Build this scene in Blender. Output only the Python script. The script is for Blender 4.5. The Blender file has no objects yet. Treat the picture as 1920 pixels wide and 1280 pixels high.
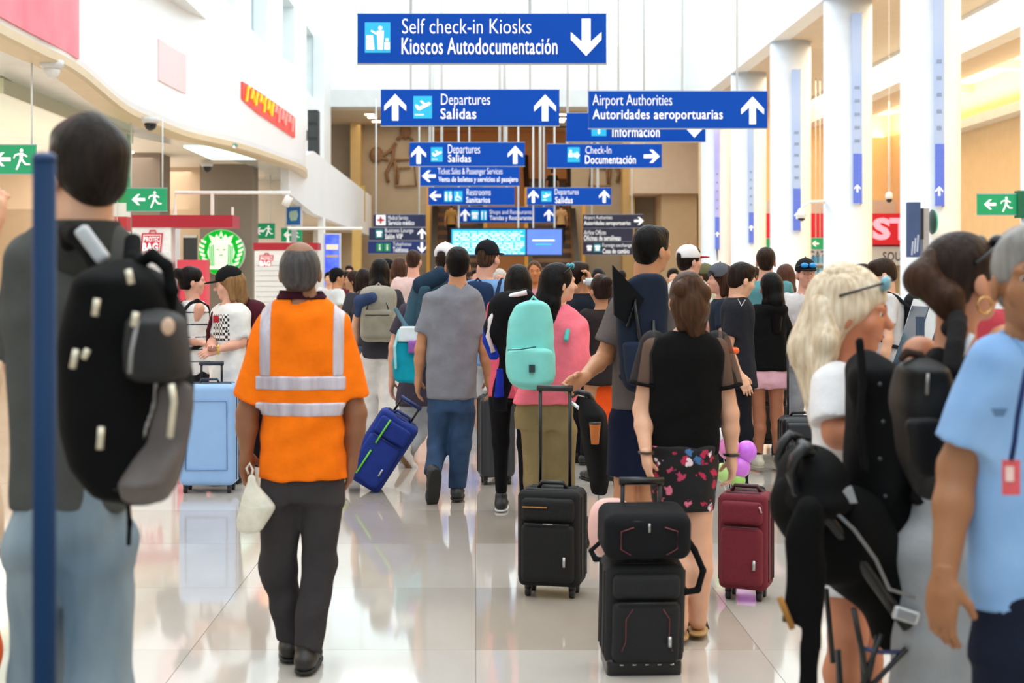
import bpy, math, random
import numpy as np
from mathutils import Vector, Matrix
random.seed(7); np.random.seed(7)
SC = bpy.context.scene
COL = SC.collection
# ------------------------------------------------------------------ camera
FOC = 2667.0; VX, VY, HC = 892.0, 520.0, 1.57      # focal length in pixels, vanishing point, eye height
cd = bpy.data.cameras.new('camera'); cam = bpy.data.objects.new('camera', cd); COL.objects.link(cam)
cam.location = (0, 0, HC); cam.rotation_euler = (math.pi/2, 0, 0)
cd.sensor_width = 36.0; cd.lens = FOC*36.0/1920.0
cd.shift_x = (960-VX)/1920.0; cd.shift_y = (VY-640)/1920.0
cd.clip_start = 0.1; cd.clip_end = 300
cd.dof.use_dof = True; cd.dof.focus_distance = 9.0; cd.dof.aperture_fstop = 3.4
SC.camera = cam
# ------------------------------------------------------------------ light
W = bpy.data.worlds.new('world'); SC.world = W; W.use_nodes = True
bgn = W.node_tree.nodes['Background']; bgn.inputs[0].default_value = (0.86, 0.97, 1.0, 1); bgn.inputs[1].default_value = 0.8
def area(name, loc, size, sizey, power, color, rot=(0,0,0)):
    l = bpy.data.lights.new(name, 'AREA'); l.shape = 'RECTANGLE'; l.size = size; l.size_y = sizey
    l.energy = power; l.color = color
    o = bpy.data.objects.new(name, l); COL.objects.link(o); o.location = loc; o.rotation_euler = rot
    return o
WARM = (1.0, 0.80, 0.52)
area('atrium_skylight', (1, 26, 13.5), 12, 56, 3800, (0.93, 0.98, 1))
area('atrium_skylight', (1, -2, 9.0), 12, 10, 450, (0.95, 0.98, 1))
area('arcade_light', (11.2, 26, 7.9), 4, 50, 2000, (1, 0.80, 0.54))
area('cove_light', (14.6, 30, 6.75), 1.0, 55, 1700, WARM, (0, math.radians(180), 0))
area('shop_light', (-8.6, 28, 4.1), 3.6, 44, 1300, (1, 0.93, 0.84))
area('soffit_fill_light', (-9.6, 22, 3.2), 5.5, 32, 420, (1, 0.95, 0.88), (math.pi, 0, 0))  # added upward fill to brighten the left soffit, no fitting there
area('hall_end_light', (1, 58, 8.0), 12, 4, 300, (1, 0.85, 0.62))
vs = SC.view_settings; SC.display_settings.display_device = 'sRGB'
vs.view_transform = 'Standard'; vs.look = 'None'; vs.gamma = 1.0; vs.exposure = 0.12
try: vs.use_curve_mapping = False
except Exception: pass
SC.cycles.max_bounces = 6; SC.cycles.diffuse_bounces = 3; SC.cycles.glossy_bounces = 3
SC.cycles.use_denoising = True
# ------------------------------------------------------------------ helpers
def P(px, py, d, dy=0.0):
    'pixel of the photograph at depth d (m) -> world point; dy pushes it further along the line of depth'
    return np.array([(px-VX)*d/FOC, d+dy, HC+(VY-py)*d/FOC])
def lin(h):
    h = h.lstrip('#'); c = [int(h[i:i+2], 16)/255 for i in (0, 2, 4)]
    return tuple(x/12.92 if x <= .04045 else ((x+.055)/1.055)**2.4 for x in c)
_M = {}
def M(hexc, rough=.6, metal=0, var=.08, scale=30, bump=.0, emit=0, kind='noise', hex2=None, alpha=1, trans=0, coat=0, stretch=(1,1,1), sheen=0, name=None, spec=None, dist=.01):
    key = (hexc, rough, metal, var, scale, bump, emit, kind, hex2, alpha, trans, coat, stretch, spec, dist)
    if key in _M: return _M[key]
    m = bpy.data.materials.new(name or 'mat_'+hexc.strip('#')); m.use_nodes = True
    nt = m.node_tree; N = nt.nodes; L = nt.links; b = N['Principled BSDF']
    c = lin(hexc); c2 = lin(hex2) if hex2 else tuple(max(0, x*(1-var*2)) for x in c)
    tc = N.new('ShaderNodeTexCoord'); mp = N.new('ShaderNodeMapping'); mp.inputs['Scale'].default_value = stretch
    L.new(tc.outputs['Object'], mp.inputs[0])
    if kind == 'noise':
        t = N.new('ShaderNodeTexNoise'); t.inputs['Scale'].default_value = scale; t.inputs['Detail'].default_value = 4; out = t.outputs[0]
    elif kind == 'wave':
        t = N.new('ShaderNodeTexWave'); t.inputs['Scale'].default_value = scale; t.inputs['Distortion'].default_value = 2.5; t.inputs['Detail'].default_value = 3; out = t.outputs['Fac' if 'Fac' in t.outputs else 1]
    elif kind == 'check':
        t = N.new('ShaderNodeTexChecker'); t.inputs['Scale'].default_value = scale; out = t.outputs['Fac']
    elif kind == 'vor':
        t = N.new('ShaderNodeTexVoronoi'); t.inputs['Scale'].default_value = scale; out = t.outputs['Distance']
    L.new(mp.outputs[0], t.inputs['Vector'])
    rp = N.new('ShaderNodeValToRGB'); rp.color_ramp.elements[0].position = .3; rp.color_ramp.elements[1].position = .7
    rp.color_ramp.elements[0].color = (*c2, 1); rp.color_ramp.elements[1].color = (*c, 1)
    L.new(out, rp.inputs[0]); L.new(rp.outputs[0], b.inputs['Base Color'])
    b.inputs['Roughness'].default_value = rough; b.inputs['Metallic'].default_value = metal
    if bump:
        bp = N.new('ShaderNodeBump'); bp.inputs['Strength'].default_value = bump; bp.inputs['Distance'].default_value = dist
        L.new(out, bp.inputs['Height']); L.new(bp.outputs[0], b.inputs['Normal'])
    if emit:
        L.new(rp.outputs[0], b.inputs['Emission Color']); b.inputs['Emission Strength'].default_value = emit
    if coat: b.inputs['Coat Weight'].default_value = coat; b.inputs['Coat Roughness'].default_value = .05
    if sheen: b.inputs['Sheen Weight'].default_value = sheen
    if spec is not None: b.inputs['Specular IOR Level'].default_value = spec
    if alpha < 1: b.inputs['Alpha'].default_value = alpha
    if trans: b.inputs['Transmission Weight'].default_value = trans
    _M[key] = m; return m
def mixh(a, b, t=.55): return '#'+''.join('%02x' % int(int(a[i:i+2], 16)*(1-t)+int(b[i:i+2], 16)*t) for i in (1, 3, 5))
def fab(h, bump=.45, scale=9, var=.10, rough=.9): return M(h, rough, 0, var, scale, bump, spec=.2, dist=.025)
def skin(h): return M(h, .5, 0, .05, 14, .05)
def hairm(h, h2=None): return M(h if not h2 else mixh(h, h2, .35), .42, 0, .5, 70, .6, hex2=mixh(h, h2, .85) if h2 else mixh(h, '#000000', .6), stretch=(1, 1, .1), spec=.12)
def plas(h, rough=.35, metal=0): return M(h, rough, metal, .05, 25)
def paint(h, rough=.5): return M(h, rough, 0, .03, 3)
ORG = {}
def tag(o, label=None, cat=None, group=None, kind=None):
    if label: o['label'] = label
    if cat: o['category'] = cat
    if group: o['group'] = group
    if kind: o['kind'] = kind
    return o
def thing(name, label, cat, loc, group=None):
    o = bpy.data.objects.new(name, None); COL.objects.link(o); o.location = tuple(loc); o.empty_display_size = .1
    ORG[o.name] = np.array(loc, float)
    return tag(o, label, cat, group)
def link(name, V, F, mat, parent=None, smooth=False, label=None, origin=None):
    'make ONE mesh object; V in world metres'
    V = np.asarray(V, float).reshape(-1, 3)
    me = bpy.data.meshes.new(name)
    org = ORG[parent.name] if parent is not None else (np.array(origin, float) if origin is not None else np.zeros(3))
    Vl = V-org
    if isinstance(F, np.ndarray):
        n = len(F); me.vertices.add(len(Vl)); me.vertices.foreach_set('co', Vl.astype(np.float32).ravel())
        me.loops.add(n*4); me.polygons.add(n)
        me.loops.foreach_set('vertex_index', F.astype(np.int32).ravel())
        me.polygons.foreach_set('loop_start', (np.arange(n)*4).astype(np.int32))
        me.update(calc_edges=True)
    else:
        me.from_pydata([tuple(v) for v in Vl], [], [tuple(f) for f in F]); me.update()
    if smooth: me.polygons.foreach_set('use_smooth', [True]*len(me.polygons))
    me.materials.append(mat)
    o = bpy.data.objects.new(name, me); COL.objects.link(o)
    if parent is not None: o.parent = parent
    elif origin is not None: o.location = tuple(origin)
    ORG[o.name] = org
    if label: o['label'] = label
    return o
class MB:
    def __init__(s): s.v = []; s.f = []
    def quad(s, *p):
        n = len(s.v); s.v += [tuple(q) for q in p]; s.f.append(tuple(range(n, n+len(p)))); return s
    def box(s, x0, x1, y0, y1, z0, z1):
        n = len(s.v)
        s.v += [(x, y, z) for z in (z0, z1) for y in (y0, y1) for x in (x0, x1)]
        s.f += [tuple(n+i for i in q) for q in ((0,2,3,1),(4,5,7,6),(0,1,5,4),(2,6,7,3),(0,4,6,2),(1,3,7,5))]; return s
    def prism(s, poly, y0, y1):
        'polygon of (x, z) extruded in y; given anticlockwise as seen from the camera'
        n = len(s.v); k = len(poly)
        s.v += [(x, y0, z) for x, z in poly]+[(x, y1, z) for x, z in poly]
        s.f.append(tuple(n+i for i in range(k))); s.f.append(tuple(n+k+i for i in reversed(range(k))))
        for i in range(k):
            j = (i+1) % k; s.f.append((n+j, n+i, n+k+i, n+k+j))
        return s
    def tube(s, pts, r, seg=8, r2=None):
        pts = [np.array(p, float) for p in pts]; n0 = len(s.v); m = len(pts)
        up0 = np.array([0, 0, 1.])
        for i, p in enumerate(pts):
            t = pts[min(i+1, m-1)]-pts[max(i-1, 0)]; t = t/(np.linalg.norm(t)+1e-9)
            up = up0 if abs(t[2]) < .95 else np.array([0, 1., 0])
            a = np.cross(t, up); a /= np.linalg.norm(a); b = np.cross(t, a)
            rr = r if r2 is None else r+(r2-r)*i/(m-1)
            for k in range(seg):
                an = 2*math.pi*k/seg; s.v.append(tuple(p+rr*(math.cos(an)*a+math.sin(an)*b)))
        for i in range(m-1):
            for k in range(seg):
                k2 = (k+1) % seg; a0 = n0+i*seg; s.f.append((a0+k, a0+k2, a0+seg+k2, a0+seg+k))
        s.f.append(tuple(n0+k for k in reversed(range(seg)))); s.f.append(tuple(n0+(m-1)*seg+k for k in range(seg)))
        return s
    def disc(s, c, r, y0, y1, seg=28):
        return s.prism([(c[0]+r*math.cos(2*math.pi*i/seg), c[2]+r*math.sin(2*math.pi*i/seg)) for i in range(seg)], y0, y1)
    def lathe(s, c, prof, seg=20, axis='z'):
        n0 = len(s.v)
        for r, h in prof:
            for k in range(seg):
                a = 2*math.pi*k/seg; x, y = r*math.cos(a), r*math.sin(a)
                s.v.append((c[0]+x, c[1]+y, c[2]+h) if axis == 'z' else ((c[0]+h, c[1]+x, c[2]+y) if axis == 'x' else (c[0]+x, c[1]+h, c[2]+y)))
        for i in range(len(prof)-1):
            for k in range(seg):
                k2 = (k+1) % seg; a0 = n0+i*seg; s.f.append((a0+k, a0+k2, a0+seg+k2, a0+seg+k))
        s.f.append(tuple(n0+k for k in reversed(range(seg)))); s.f.append(tuple(n0+(len(prof)-1)*seg+k for k in range(seg)))
        return s
    def go(s, name, mat, parent=None, smooth=False, label=None, origin=None): return link(name, s.v, s.f, mat, parent, smooth, label, origin)
def struct(o): o['kind'] = 'structure'; return o
# ------------------------------------------------------------------ implicit surfaces
def nrm(v): v = np.asarray(v, float); return v/(np.linalg.norm(v)+1e-12)
def C(a, b, ra, rb=None, k=.02, cut=False, cuta=False, flat=None):
    'tapered capsule; cut = flat end at b'
    a = np.asarray(a, float); b = np.asarray(b, float); rb = ra if rb is None else rb
    R = max(ra, rb)*(1.0)
    lo = np.minimum(a, b)-R-.03; hi = np.maximum(a, b)+R+.03; ba = b-a; L2 = float(ba@ba)+1e-9; dn = ba/math.sqrt(L2); L = math.sqrt(L2)
    def f(X, Y, Z):
        x, y, z = X-a[0], Y-a[1], Z-a[2]
        t = (x*ba[0]+y*ba[1]+z*ba[2])/L2; h = np.clip(t, 0, 1)
        d = np.sqrt((x-h*ba[0])**2+(y-h*ba[1])**2+(z-h*ba[2])**2)-(ra+(rb-ra)*h)
        if cut: d = np.maximum(d, (t-1)*L)
        if cuta: d = np.maximum(d, -t*L)
        return d
    return (lo, hi, f, k, 1)
def E(c, rad, R=None, k=.02, sgn=1, p=2):
    c = np.asarray(c, float); rad = np.asarray(rad, float); R = np.eye(3) if R is None else R   # rows of R: local axes
    ext = np.abs(R.T)@rad+.03; mn = rad.min()
    def f(X, Y, Z):
        x, y, z = X-c[0], Y-c[1], Z-c[2]
        u = [(R[i][0]*x+R[i][1]*y+R[i][2]*z)/rad[i] for i in range(3)]
        if p == 2: q = np.sqrt(u[0]**2+u[1]**2+u[2]**2)
        else: q = (np.abs(u[0])**p+np.abs(u[1])**p+np.abs(u[2])**p)**(1/p)
        return (q-1)*mn
    return (c-ext, c+ext, f, k, sgn)
def B(c, hs, R=None, r=.02, k=.01, sgn=1):
    c = np.asarray(c, float); hs = np.asarray(hs, float); R = np.eye(3) if R is None else R
    ext = np.abs(R.T)@hs+.03
    def f(X, Y, Z):
        x, y, z = X-c[0], Y-c[1], Z-c[2]
        q = [np.abs(R[i][0]*x+R[i][1]*y+R[i][2]*z)-(hs[i]-r) for i in range(3)]
        o = np.sqrt(sum(np.maximum(w, 0)**2 for w in q)); return o+np.minimum(np.maximum(np.maximum(q[0], q[1]), q[2]), 0)-r
    return (c-ext, c+ext, f, k, sgn)
def VS(st, yaw=0, p=2.4, k=.02, sgn=1, rnd=0.0):
    'vertical stack of ellipses: rows (z, cx, cy, halfwidth, halfdepth); yaw turns the width axis'
    st = sorted([tuple(map(float, s)) for s in st]); A = np.array(st); z = A[:, 0]
    rm = np.maximum(A[:, 3], A[:, 4])
    lo = np.array([(A[:, 1]-rm).min(), (A[:, 2]-rm).min(), z[0]])-.03; hi = np.array([(A[:, 1]+rm).max(), (A[:, 2]+rm).max(), z[-1]])+.03
    cs, sn = math.cos(yaw), -math.sin(yaw)
    zz = np.linspace(z[0], z[-1], 90); T = [np.interp(zz, z, A[:, i]) for i in range(1, 5)]
    def sm(q):
        w = np.array([1, 2, 3, 2, 1.])/9; qq = np.concatenate([[q[0]]*2, q, [q[-1]]*2]); return np.convolve(qq, w, 'valid')
    T = [sm(sm(q)) for q in T]
    def f(X, Y, Z):
        zi = Z
        cx, cy, a, b = [np.interp(zi, zz, q) for q in T]
        x, y = X-cx, Y-cy
        u = (cs*x+sn*y)/a; v = (-sn*x+cs*y)/b
        q = (np.abs(u)**p+np.abs(v)**p+1e-12)**(1/p)
        d = (q-1)*np.minimum(a, b)
        e = np.maximum(Z-z[-1], z[0]-Z)
        if rnd: return np.sqrt(np.maximum(d+rnd, 0)**2+np.maximum(e+rnd, 0)**2)+np.minimum(np.maximum(d, e)+rnd, 0)-rnd
        return np.maximum(d, e)
    return (lo, hi, f, k, sgn)
def nets(prims, h, fold=0, seed=0, iso=0, keep=()):
    lo = np.min([p[0] for p in prims if p[4] > 0], axis=0)-h; hi = np.max([p[1] for p in prims if p[4] > 0], axis=0)+h
    n = np.maximum(4, np.ceil((hi-lo)/h).astype(int)+1)
    ax = [lo[i]+h*np.arange(n[i]) for i in range(3)]
    F = np.full(tuple(n), .2, np.float32)
    for plo, phi, fn, k, sgn in prims:
        i0 = np.maximum(0, np.floor((plo-lo)/h).astype(int)); i1 = np.minimum(n, np.ceil((phi-lo)/h).astype(int)+1)
        if (i1 <= i0).any(): continue
        s = tuple(slice(i0[i], i1[i]) for i in range(3))
        X = ax[0][s[0]][:, None, None]; Y = ax[1][s[1]][None, :, None]; Z = ax[2][s[2]][None, None, :]
        d = fn(X, Y, Z).astype(np.float32); A = F[s]; d = np.broadcast_to(d, A.shape)
        if sgn > 0:
            hh = np.maximum(k-np.abs(A-d), 0)/k; F[s] = np.minimum(A, d)-hh*hh*k*.25
        else:
            d = -d; hh = np.maximum(k-np.abs(A-d), 0)/k; F[s] = np.maximum(A, d)+hh*hh*k*.25
    if fold:
        X = ax[0][:, None, None]; Y = ax[1][None, :, None]; Z = ax[2][None, None, :]; q = seed*1.7
        F = F+(fold*(.8*np.sin(X*44+Y*31+2.4*np.sin(Z*4.1+q)+q)*np.sin(Z*5.3+q*2+1.5*np.sin(X*9+q))+.55*np.sin(X*23-Z*29+2*np.sin(Z*11-q)+Y*19)*np.sin(Z*7+q))).astype(np.float32)
    F[0] = F[-1] = .2; F[:, 0] = F[:, -1] = .2; F[:, :, 0] = F[:, :, -1] = .2
    if iso: F = F-np.float32(iso)
    for klo, khi in keep:      # cut to boxes
        for i, A in enumerate((ax[0][:, None, None], ax[1][None, :, None], ax[2][None, None, :])): F = np.maximum(F, np.maximum(klo[i]-A, A-khi[i]).astype(np.float32))
    F[0] = F[-1] = .2; F[:, 0] = F[:, -1] = .2; F[:, :, 0] = F[:, :, -1] = .2
    I = F < 0
    c = np.zeros(tuple(n-1), np.int8)
    for a in (0, 1):
        for b in (0, 1):
            for d in (0, 1): c += I[a:n[0]-1+a, b:n[1]-1+b, d:n[2]-1+d]
    act = (c > 0) & (c < 8); ci = np.argwhere(act)
    if len(ci) == 0: return np.zeros((0, 3)), np.zeros((0, 4), int)
    idx = -np.ones(act.shape, np.int64); idx[act] = np.arange(len(ci))
    S = np.zeros((len(ci), 3)); cnt = np.zeros(len(ci))
    cor = {}
    for a in (0, 1):
        for b in (0, 1):
            for d in (0, 1): cor[(a, b, d)] = F[ci[:, 0]+a, ci[:, 1]+b, ci[:, 2]+d].astype(float)
    for axn in range(3):
        for u in (0, 1):
            for v in (0, 1):
                p0 = [0, 0, 0]; o = [i for i in range(3) if i != axn]; p0[o[0]] = u; p0[o[1]] = v; p1 = list(p0); p1[axn] = 1
                f0 = cor[tuple(p0)]; f1 = cor[tuple(p1)]; m = (f0 < 0) != (f1 < 0)
                t = np.where(m, f0/np.where(m, f0-f1, 1), 0)
                S[:, o[0]] += m*u; S[:, o[1]] += m*v; S[:, axn] += m*t; cnt += m
    V = lo+h*(ci+S/cnt[:, None])
    Q = []
    for axn in range(3):
        sl0 = [slice(1, n[i]-1) for i in range(3)]; sl1 = list(sl0); sl0[axn] = slice(0, n[axn]-1); sl1[axn] = slice(1, n[axn])
        a = I[tuple(sl0)]; b = I[tuple(sl1)]; e = np.argwhere(a != b)
        inside = a[tuple(e.T)]
        off = np.array([1, 1, 1]); off[axn] = 0; e = e+off
        o1, o2 = [(1, 2), (2, 0), (0, 1)][axn]
        def g(da, db):
            q = e.copy(); q[:, o1] -= da; q[:, o2] -= db; return idx[tuple(q.T)]
        q = np.stack([g(1, 1), g(0, 1), g(0, 0), g(1, 0)], 1)
        q[~inside] = q[~inside][:, ::-1]; Q.append(q)
    return V, np.concatenate(Q)
def sdf(name, prims, h, mat, parent, fold=0, seed=0, label=None):
    V, F = nets(prims, h, fold, seed)
    return link(name, V, F, mat, parent, True, label)
# ------------------------------------------------------------------ people
def frame(phi):
    p = math.radians(phi); f = np.array([math.sin(p), math.cos(p), 0]); r = np.array([math.cos(p), -math.sin(p), 0])
    return f, r, np.array([0, 0, 1.])
def tiltf(f, r, u, pitch=0, roll=0):
    a = math.radians(pitch); f2 = f*math.cos(a)+u*math.sin(a); u2 = u*math.cos(a)-f*math.sin(a)
    b = math.radians(roll); r2 = r*math.cos(b)+u2*math.sin(b); u3 = u2*math.cos(b)-r*math.sin(b)
    return f2, r2, u3
def hand_prims(w, h, pn, side, s=1.0, curl=.5, rad=.0085):
    'w wrist, h direction of the hand, pn palm normal, side = towards the thumb'
    h = nrm(h); side = nrm(side-h*(side@h)); pn = nrm(np.cross(h, side))*(1 if np.cross(h, side)@pn > 0 else -1)
    R = np.array([side, h, pn]); pr = [C(w-h*.02, w+h*.03, .026*s, .026*s, k=.02), E(w+h*.055*s, (.041*s, .05*s, .0165*s), R, k=.02, p=2.6)]
    for i, (o, L) in enumerate(((.029, .072), (.010, .080), (-.010, .074), (-.028, .058))):
        b = w+h*.088*s+side*o*s; a = curl*.55+.12*i*curl
        d1 = nrm(h*math.cos(a)+pn*math.sin(a)); m = b+d1*L*.5*s; a2 = a+curl*1.1; d2 = nrm(h*math.cos(a2)+pn*math.sin(a2)); e = m+d2*L*.5*s
        pr += [C(b-h*.02*s, m, rad*s, rad*.95*s, k=.006), C(m, e, rad*.95*s, rad*.8*s, k=.004)]
    tb = w+h*.022*s+side*.028*s+pn*.006; td = nrm(h*.75+side*.62+pn*(.3+.5*curl)); tm = tb+td*.042*s; te = tm+nrm(h*.9+side*.15+pn*(.3+.6*curl))*.03*s
    pr += [C(tb, tm, .0135*s, .0105*s, k=.01), C(tm, te, .0105*s, .0088*s, k=.005)]
    return pr
def person(label, d, px, H=1.7, yaw=0, hy=None, hp=0, hr=0, sk='#c98f6b', hair='short', hc='#1c1512', hc2=None, J=None, sil=None, top='tee', tc='#777777', tfold=.0035,
           bot='pants', bc='#333a44', shoe='#222222', sole='#111111', w=1.0, st=0.0, swing=0.0, face=False, bh=None, g=1.0, dr=.62, sleeve=.62, botsil=None, cap=None, capb=None,
           curl=.45, armr=1.0, legr=1.0, hem=None, hands=True, feet=True, capyaw=None, z0=0.0, legs=True, hs=1.0, sock=None, collar=None, grp=None, beard=None, hairpr=None, hfold=.0022, botfold=.0045, skinlegs=False, shoek='shoe', topmat=None, botmat=None):
    J = J or {}; f, r, u = frame(yaw); hyw = yaw if hy is None else hy
    h = H; bx, by = P(px, VY, d)[0], d
    base = np.array([bx, by, z0]); U = np.array([0, 0, 1.])
    def jt(k, dflt):
        if k in J:
            q = J[k]; return P(q[0], q[1], d, q[2] if len(q) > 2 else 0.0)
        return dflt
    pel = jt('pel', base+U*.53*h); neck = jt('neck', base+U*.835*h)
    head = jt('head', neck+U*.1*h+f*.015)
    if 'neck' not in J and 'head' in J: neck = head-U*.098*h-frame(hyw)[0]*.02
    ax = neck-pel
    S = {}
    for nm, sg in (('R', 1), ('L', -1)):
        sh = jt('sh'+nm, neck-U*.028*h+r*sg*.108*h*w); S['sh'+nm] = sh
        sw = swing*sg
        el = jt('el'+nm, sh+U*(-.172*h)*math.cos(sw)-f*.172*h*math.sin(sw)*.9+r*sg*.035*h+f*.0)
        wr = jt('wr'+nm, el+nrm(-U*1.0+f*(.22-.8*sw)+r*sg*.03)*.15*h)
        S['el'+nm], S['wr'+nm] = el, wr
        hp_ = jt('hip'+nm, pel+r*sg*.052*h-U*.01*h); S['hip'+nm] = hp_
        s2 = st*(-sg)
        kn = jt('kn'+nm, hp_-U*.235*h+f*(s2*.5+.02)); an = jt('an'+nm, np.array([hp_[0], hp_[1], z0+.045*h])+f*s2+(U*.03 if s2 < 0 else 0))
        S['kn'+nm], S['an'+nm] = kn, an
    hb = .011 if d < 5 else (.0125 if d < 9 else (.017 if d < 14 else .026)); hg = .009 if d < 5 else (.0105 if d < 9 else (.014 if d < 14 else .022))
    hh = .0055 if d < 5 else (.0062 if d < 9 else (.008 if d < 14 else .0125)); hhd = .0045 if d < 7 else (.0055 if d < 12 else .0095)
    near = d < 14
    root = thing('person', label, 'person', (bx, by, z0), grp)
    # torso rows
    if sil:
        rows = [(HC+(VY-py)*d/FOC, ((x0+x1)/2-VX)*d/FOC, by+(sh_ if False else 0), (x1-x0)/2*d/FOC) for py, x0, x1 in sil]
        zt, zb = rows[0][0], rows[-1][0]
        zl = pel[2]; pts = sorted([(zb-.001, pel[1]), (neck[2], neck[1])])
        rows = [(z, cx, float(np.interp(z, [pel[2], neck[2]], [pel[1], neck[1]])), a, min(a*dr, .17*g) if a > .09 else a*.85) for z, cx, _, a in rows]
        cov = frame(yaw)
        # silhouette widths are across the picture whatever the yaw
        trows = rows; tyaw = 0
    else:
        tr = [(-.06, .088, .066), (0, .094, .07), (.08, .083, .062), (.15, .082, .06), (.22, .093, .068), (.265, .098, .068), (.292, .082, .056), (.312, .042, .04), (.33, .034, .036)]
        rows = []
        for t, a, b in tr:
            c = pel+ax*(t/.305) if t > 0 else pel+U*t*h
            rows.append((c[2], c[0], c[1], a*h*w*1.06, b*h*g))
        trows = rows; tyaw = math.radians(yaw)
    sk_ = .02 if top else 0
    sh_rows = [(z, cx, cy, max(a-sk_, .02), max(b-sk_, .02)) for z, cx, cy, a, b in trows]
    sm = skin(sk); body = [VS(sh_rows, tyaw, k=.03)]
    body += [C(neck-U*.06*h, neck+U*.05*h, .038*h*.98 if w >= 1 else .033*h, .033*h if w >= 1 else .029*h, k=.03)]
    ar = armr*h/1.7
    for nm in 'RL':
        sh, el, wr = S['sh'+nm], S['el'+nm], S['wr'+nm]
        slv = top in ('tee', 'shirt', 'long', 'hoodie'); body += [C(sh, el, (.038 if slv else .046)*ar, .037*ar, k=.02), C(el, el+(wr-el)*.35, .038*ar, .037*ar, k=.02), C(el+(wr-el)*.35, wr, .037*ar, .0245*ar, k=.02)]
        if legs:
            hp_, kn, an = S['hip'+nm], S['kn'+nm], S['an'+nm]; lr = legr*h/1.7*(.72 if bot in ('pants', 'wide', 'leggings') else 1); kb = kn-(kn-an)*.3-f*(.012 if bot not in ('leggings', 'pants') else .002)
            body += [C(hp_-U*.03, kn, (.078 if bot in ('pants', 'wide', 'leggings') else .07)*lr, .052*lr, k=.03), C(kn, kb, .05*lr, .054*lr, k=.03), C(kb, an, .054*lr, .034*lr, k=.02)]
            if feet and near:
                fd = nrm(J['ft'+nm]) if 'ft'+nm in J else f
                body += [C(an-U*.02, an-U*.045*h*.45+fd*.11, .034, .028, k=.02)]
    V1, F1 = nets(body, hb); parts = [(V1, F1)]
    # head
    hf, hr_, hu = tiltf(*frame(hyw), pitch=hp, roll=hr); R = np.array([hr_, hf, hu]); q = h/1.72*.5+.5; q *= hs
    c = head
    def hx(a, b, e): return c+(hr_*a+hf*b+hu*e)*q
    def hE(a, b, e, rad, k=.02, sgn=1, p=2): return E(hx(a, b, e), np.array(rad)*q, R, k, sgn, p)
    hd = [C(neck-U*.01*h, hx(0, -.015, -.045), .036*h if w >= 1 else .031*h, .05*q, k=.03), hE(0, -.010, .027, (.074, .094, .088)), hE(0, .025, -.045, (.056, .066, .066), k=.03), hE(0, .068, -.094, (.022, .02, .017), k=.025),
          hE(0, .072, -.01, (.05, .022, .055), k=.02), C(hx(0, .088, .008), hx(0, .112, -.026), .008*q, .0125*q, k=.012), hE(.04, .062, -.03, (.022, .02, .02)), hE(-.04, .062, -.03, (.022, .02, .02)),
          hE(.031, .097, .004, (.018, .012, .011), k=.01, sgn=-1), hE(-.031, .097, .004, (.018, .012, .011), k=.01, sgn=-1), hE(0, .084, .022, (.05, .013, .009), k=.012),
          hE(0, .089, -.062, (.023, .01, .008), k=.008), hE(.077, -.004, -.018, (.011, .02, .033), k=.008), hE(-.077, -.004, -.018, (.011, .02, .033), k=.008)]
    parts.append(nets(hd, hh))
    if hands:
        for nm in 'RL':
            sg = 1 if nm == 'R' else -1; el, wr = S['el'+nm], S['wr'+nm]; hd_ = nrm(wr-el)
            hdir = nrm(J['hd'+nm]) if 'hd'+nm in J else hd_
            thumb = np.array(J['th'+nm], float) if 'th'+nm in J else f+.0
            pn = np.array(J['pn'+nm], float) if 'pn'+nm in J else -r*sg
            parts.append(nets(hand_prims(wr, hdir, pn, thumb, h/1.72*(1.0 if w >= 1 else .93), curl if 'cu'+nm not in J else J['cu'+nm], .0085 if d < 12 else .0095), hhd))
    n = 0; VV = []; FF = []
    for v, q4 in parts: VV.append(v); FF.append(q4+n); n += len(v)
    link('body', np.concatenate(VV), np.concatenate(FF), sm, root, True)
    # face details
    if face:
        for sg in (1, -1):
            V, F = nets([E(hx(.031*sg, .0765, .004), np.array((.0125, .0125, .0125))*q)], .0025 if d < 9 else .005); eo = link('eye', V, F, plas('#e8e2dc', .2), root, True)
            V, F = nets([E(hx(.031*sg+.002, .0855, .003), np.array((.0062, .0045, .0062))*q)], .0018 if d < 9 else .004); link('iris', V, F, plas('#1d120c', .15), eo, True)
            V, F = nets([C(hx(.014*sg, .093, .022), hx(.032*sg, .092, .028), .0035*q, k=.003), C(hx(.032*sg, .092, .028), hx(.05*sg, .079, .022), .0035*q, .002*q, k=.003)], .0022 if d < 9 else .004); link('eyebrow', V, F, hairm(hc), root, True)
        V, F = nets([C(hx(-.02, .087, -.060), hx(0, .0975, -.0585), .003*q, .0042*q, k=.003), C(hx(.02, .087, -.060), hx(0, .0975, -.0585), .003*q, .0042*q, k=.003), C(hx(-.017, .088, -.066), hx(.017, .088, -.066), .005*q, .005*q, k=.004)], .0022 if d < 9 else .004)
        link('lips', V, F, skin('#a8524a'), root, True)
    # hair
    hm = hairm(hc, hc2); hpz = []
    FACE = hE(0, .088, -.045, (.066, .06, .098), sgn=-1, k=.01); EARS = hE(0, .03, -.062, (.13, .05, .062), sgn=-1, k=.01); NAPE = lambda z: B(hx(0, 0, z-.1), np.array((.14, .16, .1))*q, R, .01, k=.01, sgn=-1)
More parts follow.
